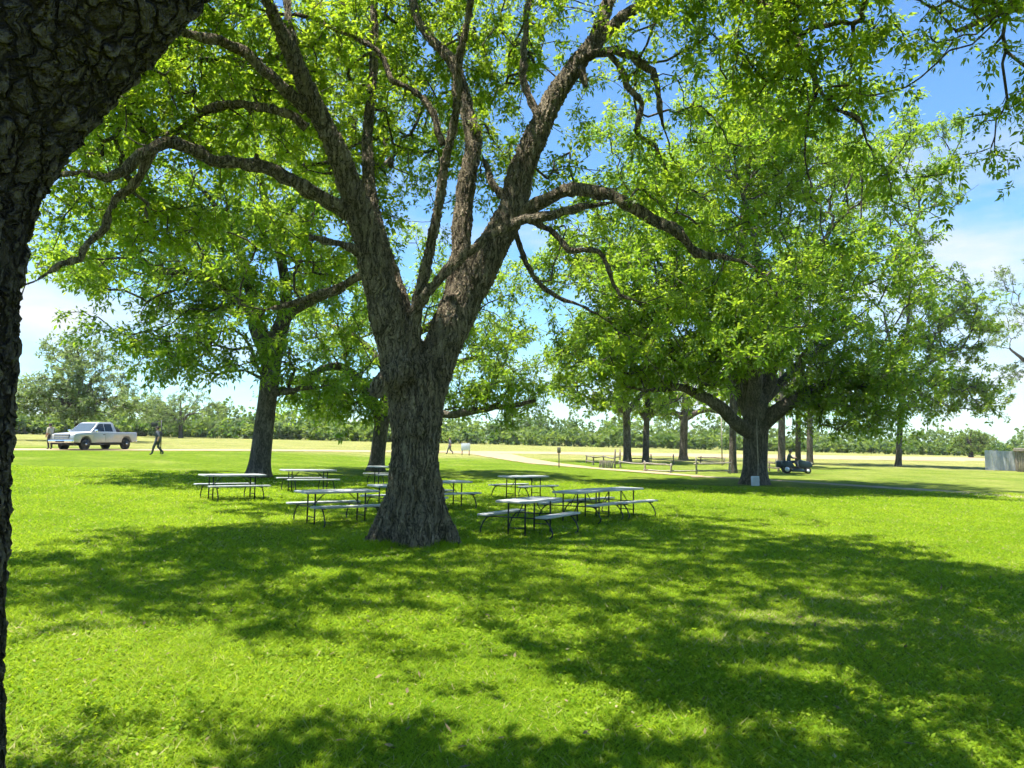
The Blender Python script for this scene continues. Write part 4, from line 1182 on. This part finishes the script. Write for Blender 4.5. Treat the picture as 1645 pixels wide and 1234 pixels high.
# ------------------------------------------------------------------ silver pickup truck
def pickup():
    t = empty('pickup_truck', (0, 0, 0))
    W = 0.98
    # lower body: nose at -x
    prof = [(-2.86, .62), (-2.90, .80), (-2.84, 1.06), (-2.70, 1.13), (-1.45, 1.22), (-1.20, 1.24), (2.90, 1.22), (2.95, 1.15), (2.95, .66), (2.86, .58)]
    arch = []
    def arc(cx):
        return [(cx + .50 * math.cos(a), .47 + .50 * math.sin(a)) for a in np.linspace(0.05, math.pi - 0.05, 9)]
    low = [(2.86, .58)] + arc(1.92)[0:] + [(1.30, .50), (-1.30, .50)] + arc(-1.83) + [(-2.45, .52)]
    body = prof[:-1] + low
    m = MB().prism(body, -W, W)
    b = m.build('body', M['paint'], t, bevel=.035, seg=2)
    # bed opening: thin dark panel laid on the solid body top
    MB().box((1.93, 0, 1.228), (1.80, 1.62, .006)).build('bed', M['black_trim'], t)
    # cab with tapered glasshouse
    lo, hi = .94, .74
    cab = [(-1.42, lo, 1.21), (.95, lo, 1.21), (.78, hi, 1.90), (-.62, hi, 1.93)]
    m = MB()
    rows = [(-1.42, lo, 1.20), (-.62, hi, 1.86), (-.40, hi - .03, 1.93), (.62, hi - .03, 1.93), (.80, hi, 1.86), (.98, lo, 1.20)]
    v = [(x, -y, z) for x, y, z in rows] + [(x, y, z) for x, y, z in rows]
    n = len(rows)
    m.add(v, [(i, i + 1, n + i + 1, n + i) for i in range(n - 1)] + [tuple(range(n))[::-1], tuple(range(n, 2 * n)), (0, n, 2 * n - 1, n - 1)])
    m.build('cab', M['paint'], t, bevel=.03)
    def quad(name, pts, mat, par=t, th=.006, nrm=None):
        p = [Vector(x) for x in pts]
        nn = (p[1] - p[0]).cross(p[2] - p[0]).normalized()
        k = len(p)
        v = [x + nn * th for x in p] + [x - nn * th for x in p]
        f = [tuple(range(k)), tuple(range(k, 2 * k))[::-1]] + [(i, k + i, k + (i + 1) % k, (i + 1) % k) for i in range(k)]
        return MB().add(v, f).build(name, mat, par)
    quad('windshield', [(-1.33, -.84, 1.275), (-1.33, .84, 1.275), (-.66, .69, 1.835), (-.66, -.69, 1.835)], M['windshield'], th=.012)
    quad('rear_window', [(.955, -.70, 1.30), (.955, .70, 1.30), (.835, .62, 1.75), (.835, -.62, 1.75)], M['glass'], th=.012)
    for s in (-1, 1):
        def yy(z): return s * (lo + (hi - lo) * (z - 1.20) / .66 + .004)
        quad('front_window', [(-1.16, yy(1.28), 1.28), (-.17, yy(1.28), 1.28), (-.17, yy(1.80), 1.80), (-.55, yy(1.80), 1.80)], M['glass'], th=.012)
        quad('back_window', [(-.09, yy(1.28), 1.28), (.62, yy(1.28), 1.28), (.55, yy(1.80), 1.80), (-.09, yy(1.80), 1.80)], M['glass'], th=.012)
        d = MB().box((-.67, s * (W + .004), .86), (1.02, .02, .66)).build('door', M['paint'], t, bevel=.006)
        MB().box((-.26, s * (W + .022), 1.06), (.17, .03, .05)).build('handle', M['black_trim'], d, bevel=.01)
        d = MB().box((.24, s * (W + .004), .86), (.76, .02, .66)).build('rear_door', M['paint'], t, bevel=.006)
        MB().box((-1.12, s * 1.10, 1.33), (.12, .20, .18)).build('mirror', M['chrome'], t, bevel=.03)
        MB().box((-2.74, s * .80, .92), (.22, .34, .30)).build('headlight', M['lamp_glass'], t, bevel=.03)
        MB().box((2.94, s * .90, .98), (.06, .14, .34)).build('tail_light', M['red_lamp'], t, bevel=.01)
        MB().box((-.2, s * 1.0, .44), (2.3, .14, .05)).build('running_board', M['black_trim'], t, bevel=.02)
        for cx in (-1.83, 1.92):
            w = empty('wheel', (cx, s * .84, .40)); w.parent = t
            tv = [(0, y, 0) for y in (-.13, -.10, .10, .13)]
            MB().tube(tv, [.36, .40, .40, .36], 28).build('tyre', M['rubber'], w, bevel=0, smooth=True)
            MB().tube([(0, s * .10, 0), (0, s * .14, 0)], [.25, .23], 20).build('rim', M['steel'], w, smooth=True)
            MB().tube([(0, s * .13, 0), (0, s * .155, 0)], [.07, .06], 10).build('hub', M['chrome'], w, smooth=True)
    MB().box((-2.87, 0, .93), (.08, 1.24, .32)).build('grille', M['black_trim'], t, bevel=.03)
    g = t
    for z in (.83, .93, 1.03):
        MB().box((-2.915, 0, z), (.03, 1.16, .045)).build('grille_bar', M['chrome'], g, bevel=.01)
    MB().box((-2.93, 0, .62), (.22, 1.94, .20)).build('front_bumper', M['chrome'], t, bevel=.04)
    MB().box((-2.96, 0, .60), (.20, .7, .09)).build('air_intake', M['black_trim'], t, bevel=.01)
    MB().box((-2.78, 0, .46), (.18, 1.8, .12)).build('valance', M['black_trim'], t, bevel=.02)
    MB().box((2.99, 0, .60), (.16, 1.86, .16)).build('rear_bumper', M['chrome'], t, bevel=.03)
    MB().box((0, 0, .42), (4.6, 1.2, .20)).build('chassis', M['black_trim'], t, bevel=.02)
    return t
tr = pickup()
tag(tr, 'silver extended cab pickup truck parked on the dirt road', 'pickup truck')
q = G(152, 722.6)
TRUCK_ROT = math.radians(76)
tr.location = q
tr.rotation_euler = (0, 0, TRUCK_ROT)
bx = empty('tool_box', Vector(q) + Matrix.Rotation(TRUCK_ROT, 3, 'Z') @ Vector((1.25, 0, 1.22)), TRUCK_ROT)
tag(bx, 'black tool box across the bed of the silver pickup', 'tool box')
MB().box((0, 0, .09), (.45, 1.5, .18)).build('case', M['black_trim'], bx, bevel=.02)
MB().box((0, 0, .20), (.47, 1.52, .035)).build('lid', M['black_trim'], bx, bevel=.01)

# ------------------------------------------------------------------ signs and small posts
q = G(748, 731.5)
t = empty('notice_board', q); tag(t, 'white notice board on two dark posts beside the dirt road', 'sign')
for s in (-1, 1): MB().box((s * .36, 0, .60), (.09, .09, 1.3)).build('post', M['wood'], t, bevel=.01)
MB().box((0, -.05, .86), (.92, .05, .74)).build('panel', M['sign_white'], t, bevel=.008)
MB().box((0, -.03, 1.26), (1.02, .12, .05)).build('cap', M['wood'], t, bevel=.01)

q = G(898, 751.5)
t = empty('trail_marker', q); tag(t, 'thin brown post with small box sign beside the bend of the track', 'sign')
MB().box((0, 0, .5), (.075, .075, 1.2)).build('post', M['wood'], t, bevel=.008)
MB().box((0, -.05, 1.20), (.24, .06, .40)).build('panel', M['wood'], t, bevel=.01)

# white box and cable on the broad tree
q = G(1212, 780)
q = q + np.array((0, -.12, 0))
t = empty('electrical_box', q); tag(t, 'pale electrical box with conduit at the foot of the broad dense tree', 'electrical box')
MB().box((0, 0, .22), (.36, .18, .46)).build('case', M['sign_white'], t, bevel=.02)
MB().box((0, -.095, .22), (.30, .012, .38)).build('cover', M['metal_grey'], t, bevel=.004)
MB().tube([(.14, .02, .42), (.16, -.02, 1.2), (.12, -.04, 2.2), (.14, -.02, 3.2)], .022, 8).build('conduit', M['wood_pale'], t, smooth=True)

# ------------------------------------------------------------------ rail fences
def log(m, a, b, r0, r1, n=7):
    a, b = np.array(a, float), np.array(b, float)
    k = 5
    pts = [a + (b - a) * i / (k - 1) + RNG.normal(0, .012, 3) for i in range(k)]
    return m.tube(pts, np.linspace(r0, r1, k), n)

def rail_fence(label, posts, heights, rails, mat, post_r=.065):
    pts = [G(*p) for p in posts]
    root = empty('rail_fence', pts[0]); tag(root, label, 'fence', 'weathered rail fences')
    o = pts[0]
    for p, h in zip(pts, heights):
        a = p - o
        log(MB(), a + (0, 0, -.15), a + (RNG.normal(0, .03), RNG.normal(0, .03), h), post_r, post_r * .85).build('post', mat, root, smooth=True)
    for i, j, zi, zj in rails:
        a, b = pts[i] - o, pts[j] - o
        d = (b - a) / np.linalg.norm(b - a)
        log(MB(), a - d * .18 + (0, 0, zi), b + d * .18 + (0, 0, zj), .055, .042).build('rail', mat, root, smooth=True)
    return root

rail_fence('low front rail fence of grey logs along the dirt track', [(997, 752), (1037, 757.5), (1077, 760), (1119, 761.5), (1172, 761)], [.55, .70, .62, 1.08, .6],
           [(0, 1, .42, .48), (1, 2, .12, .10), (2, 3, .12, .20), (3, 4, .20, .18), (1, 2, .55, .50), (3, 4, .62, .70)], M['wood_pale'])
rail_fence('back rail fence with dark posts behind the enclosure', [(1013, 742.5), (1046, 742.5), (1082, 745), (1125, 745.5), (1162, 746.5)], [.6, .72, .80, .72, .6],
           [(0, 1, .32, .34), (1, 2, .30, .26), (2, 3, .26, .30), (3, 4, .60, .56), (3, 4, .26, .24)], M['wood'])
rail_fence('left corner of the rail fence with two tall gate posts', [(942, 744.5), (953, 747), (970, 746), (987.5, 752), (996.5, 750.5)], [.68, .70, .72, 1.35, 1.30],
           [(0, 1, .60, .62), (0, 1, .20, .22), (1, 2, .58, .60), (1, 2, .22, .24), (2, 3, .62, .66), (3, 4, .75, .75), (3, 4, .30, .30)], M['wood'])
rail_fence('short piece of rail fence between the broad tree and the mower', [(1236, 757), (1250, 758), (1247, 753)], [.8, .85, .8],
           [(0, 1, .6, .6), (0, 1, .25, .25), (1, 2, .7, .7)], M['wood'])
q = G(974, 752)
t = empty('upright_boards', q); tag(t, 'row of pale weathered boards standing upright by the gate posts', 'boards')
for k in range(7):
    h = .50 + .10 * RNG.random()
    MB().box((-.42 + k * .14, RNG.normal(0, .04), h / 2 - .02), (.115, .05, h), Matrix.Rotation(RNG.normal(0, .09), 3, 'Y')).build('board', M['wood_pale'], t, bevel=.008)

q = G(1160, 748)
t = empty('pole', q); tag(t, 'thin grey pole rising into the leaves left of the broad tree', 'pole')
MB().tube([(0, 0, -.1), (0.02, 0, 2.2), (0, 0, 4.2)], [.05, .045, .035], 8).build('shaft', M['wood_pale'], t, smooth=True)
MB().tube([(0, 0, 4.15), (0, 0, 4.24)], [.06, .03], 8).build('cap', M['metal_grey'], t, smooth=True)

# ------------------------------------------------------------------ riding mower and its driver
def mower():
    t = empty('riding_mower', (0, 0, 0))
    hood = [(.25, .42), (.22, .88), (.40, .92), (.95, .80), (1.08, .68), (1.12, .46), (1.05, .40)]
    MB().prism(hood, -.30, .30).build('hood', M['mower'], t, bevel=.05, seg=3)
    MB().box((1.10, 0, .58), (.03, .40, .14)).build('grille', M['black_trim'], t, bevel=.01)
    for s in (-1, 1):
        MB().box((1.09, s * .20, .68), (.05, .12, .08)).build('headlight', M['lamp_glass'], t, bevel=.01)
        fen = [(-.95, .52), (-.92, .80), (-.70, .86), (-.30, .84), (-.12, .60), (-.05, .44), (-.85, .44)]
        MB().prism(fen, s * .46 - .13, s * .46 + .13).build('fender', M['mower'], t, bevel=.04)
        for cx, r, wd in ((-.55, .30, .12), (.80, .20, .08)):
            w = empty('wheel', (cx, s * (.47 if cx < 0 else .40), r)); w.parent = t
            MB().tube([(0, -wd, 0), (0, -wd * .7, 0), (0, wd * .7, 0), (0, wd, 0)], [r * .85, r, r, r * .85], 22).build('tyre', M['rubber'], w, smooth=True)
            MB().tube([(0, -wd * 1.05, 0), (0, wd * 1.05, 0)], r * .52, 16).build('rim', M['sign_white'], w, smooth=True)
    MB().box((0, 0, .40), (1.9, .56, .12)).build('frame', M['black_trim'], t, bevel=.03)
    MB().prism([(-.25, .12), (-.30, .26), (-.05, .33), (.45, .33), (.62, .24), (.60, .12)], -.56, .56).build('cutting_deck', M['mower'], t, bevel=.04)
    MB().box((-.42, 0, .62), (.5, .5, .12)).build('seat', M['black_trim'], t, bevel=.05)
    MB().box((-.66, 0, .86), (.10, .46, .44), Matrix.Rotation(-.15, 3, 'Y')).build('seat_back', M['black_trim'], t, bevel=.04)
    MB().tube([(.28, 0, .86), (.10, 0, 1.06)], .025, 8).build('steering_column', M['black_trim'], t, smooth=True)
    ring = [(.10 + .07 * math.cos(a), .19 * math.sin(a), 1.07 + .12 * math.cos(a)) for a in np.linspace(0, 2 * math.pi, 17)]
    MB().tube(ring, .018, 6, cap=False).build('steering_wheel', M['black_trim'], t, smooth=True)
    MB().box((-1.05, 0, .62), (.36, .8, .42)).build('grass_bag', M['mower'], t, bevel=.06)
    return t
mw = mower()
tag(mw, 'dark blue riding lawn mower with a seated driver under the trees', 'lawn mower')
mq = G(1277, 760.5)
MROT = math.radians(-14)
mw.location = mq; mw.rotation_euler = (0, 0, MROT)
sit = dict(pelvis=(-.40, 0, .78), waist=(-.40, 0, .92), chest=(-.35, 0, 1.14), neck=(-.30, 0, 1.32), head=(-.25, 0, 1.43), crown_top=(-.24, 0, 1.54))
for s, k in ((1, 'l'), (-1, 'r')):
    sit.update({'hip' + k: (-.36, s * .11, .76), 'knee' + k: (.06, s * .24, .80), 'ankle' + k: (.20, s * .36, .42), 'toe' + k: (.34, s * .36, .38),
                'shoulder' + k: (-.33, s * .19, 1.24), 'elbow' + k: (-.14, s * .27, 1.04), 'wrist' + k: (.06, s * .20, 1.06), 'hand' + k: (.13, s * .17, 1.09)})
person(mq, MROT, 'driver in grey green shirt seated on the dark riding mower', sit, rider_m, hat=simple('grey_hat', (0.12, 0.12, 0.11), .9))

# ------------------------------------------------------------------ metal panels and wooden shed at the right
a, b = G(1583, 755), G(1632, 757)
root = empty('metal_fence', a); tag(root, 'pale corrugated metal panel fence at the right edge of the field', 'fence')
d = (b - a); L = np.linalg.norm(d[:2]); ang = math.atan2(d[1], d[0])
npan = 4
for k in range(npan):
    w = L / npan
    n = 24
    v, f = [], []
    tilt = RNG.normal(0, .012)
    for i in range(n + 1):
        x = k * w + w * i / n * 0.985
        y = .022 * math.sin(i * 2 * math.pi / 4) + .012 * (k % 2)
        for zz in (0, 1.84 + tilt):
            p = Matrix.Rotation(ang, 3, 'Z') @ Vector((x, y, zz)); v.append((p.x, p.y, p.z + d[2] * x / L))
    f = [(2 * i, 2 * i + 2, 2 * i + 3, 2 * i + 1) for i in range(n)]
    o = MB().add(v, f).build('panel', M['metal_grey'], root)
    so = o.modifiers.new('t', 'SOLIDIFY'); so.thickness = .004
for x in (0.05, L * .5, L - .05):
    p = Matrix.Rotation(ang, 3, 'Z') @ Vector((x, .09, .9)); MB().box(p, (.09, .09, 1.75)).build('post', M['wood'], root, bevel=.01)
g0 = G(1634, 758)
root = empty('wooden_shed', g0, ang); tag(root, 'brown plank shed cut off by the right edge of the photo', 'shed')
for k in range(16):
    MB().box((.09 + k * .185, 0, .88), (.175, .03 + .008 * (k % 2), 1.8)).build('plank', M['wood'], root, bevel=.006)
    MB().box((.02, .09 + k * .185, .88), (.03 + .008 * (k % 2), .175, 1.8)).build('plank', M['wood'], root, bevel=.006)
MB().prism([(-.15, 1.80), (3.2, 1.80), (3.2, 1.92), (-.15, 1.92)], -.2, 3.2).build('roof', M['wood'], root, bevel=.02)
MB().box((1.5, -.02, 2.02), (3.4, .35, .18)).build('beam', M['wood_pale'], root, bevel=.02)
MB().tube([(.7, 1.0, 1.9), (.7, 1.0, 3.6)], .03, 8).build('vent_pipe', M['metal_grey'], root, smooth=True)


# ------------------------------------------------------------------ air
def haze(density):
    m, n, l, out = new_mat('haze')
    v = n.new('ShaderNodeVolumePrincipled')
    v.inputs['Color'].default_value = (0.88, 0.93, 1.0, 1)
    v.inputs['Density'].default_value = density
    v.inputs['Anisotropy'].default_value = 0.2
    l.new(v.outputs['Volume'], out.inputs['Volume'])
    o = MB().box((0, 145, 12), (900, 320, 62)).build('haze', m)
    tag(o, 'faint pale summer haze over the whole field', 'haze', kind='stuff')
haze(0.0002)
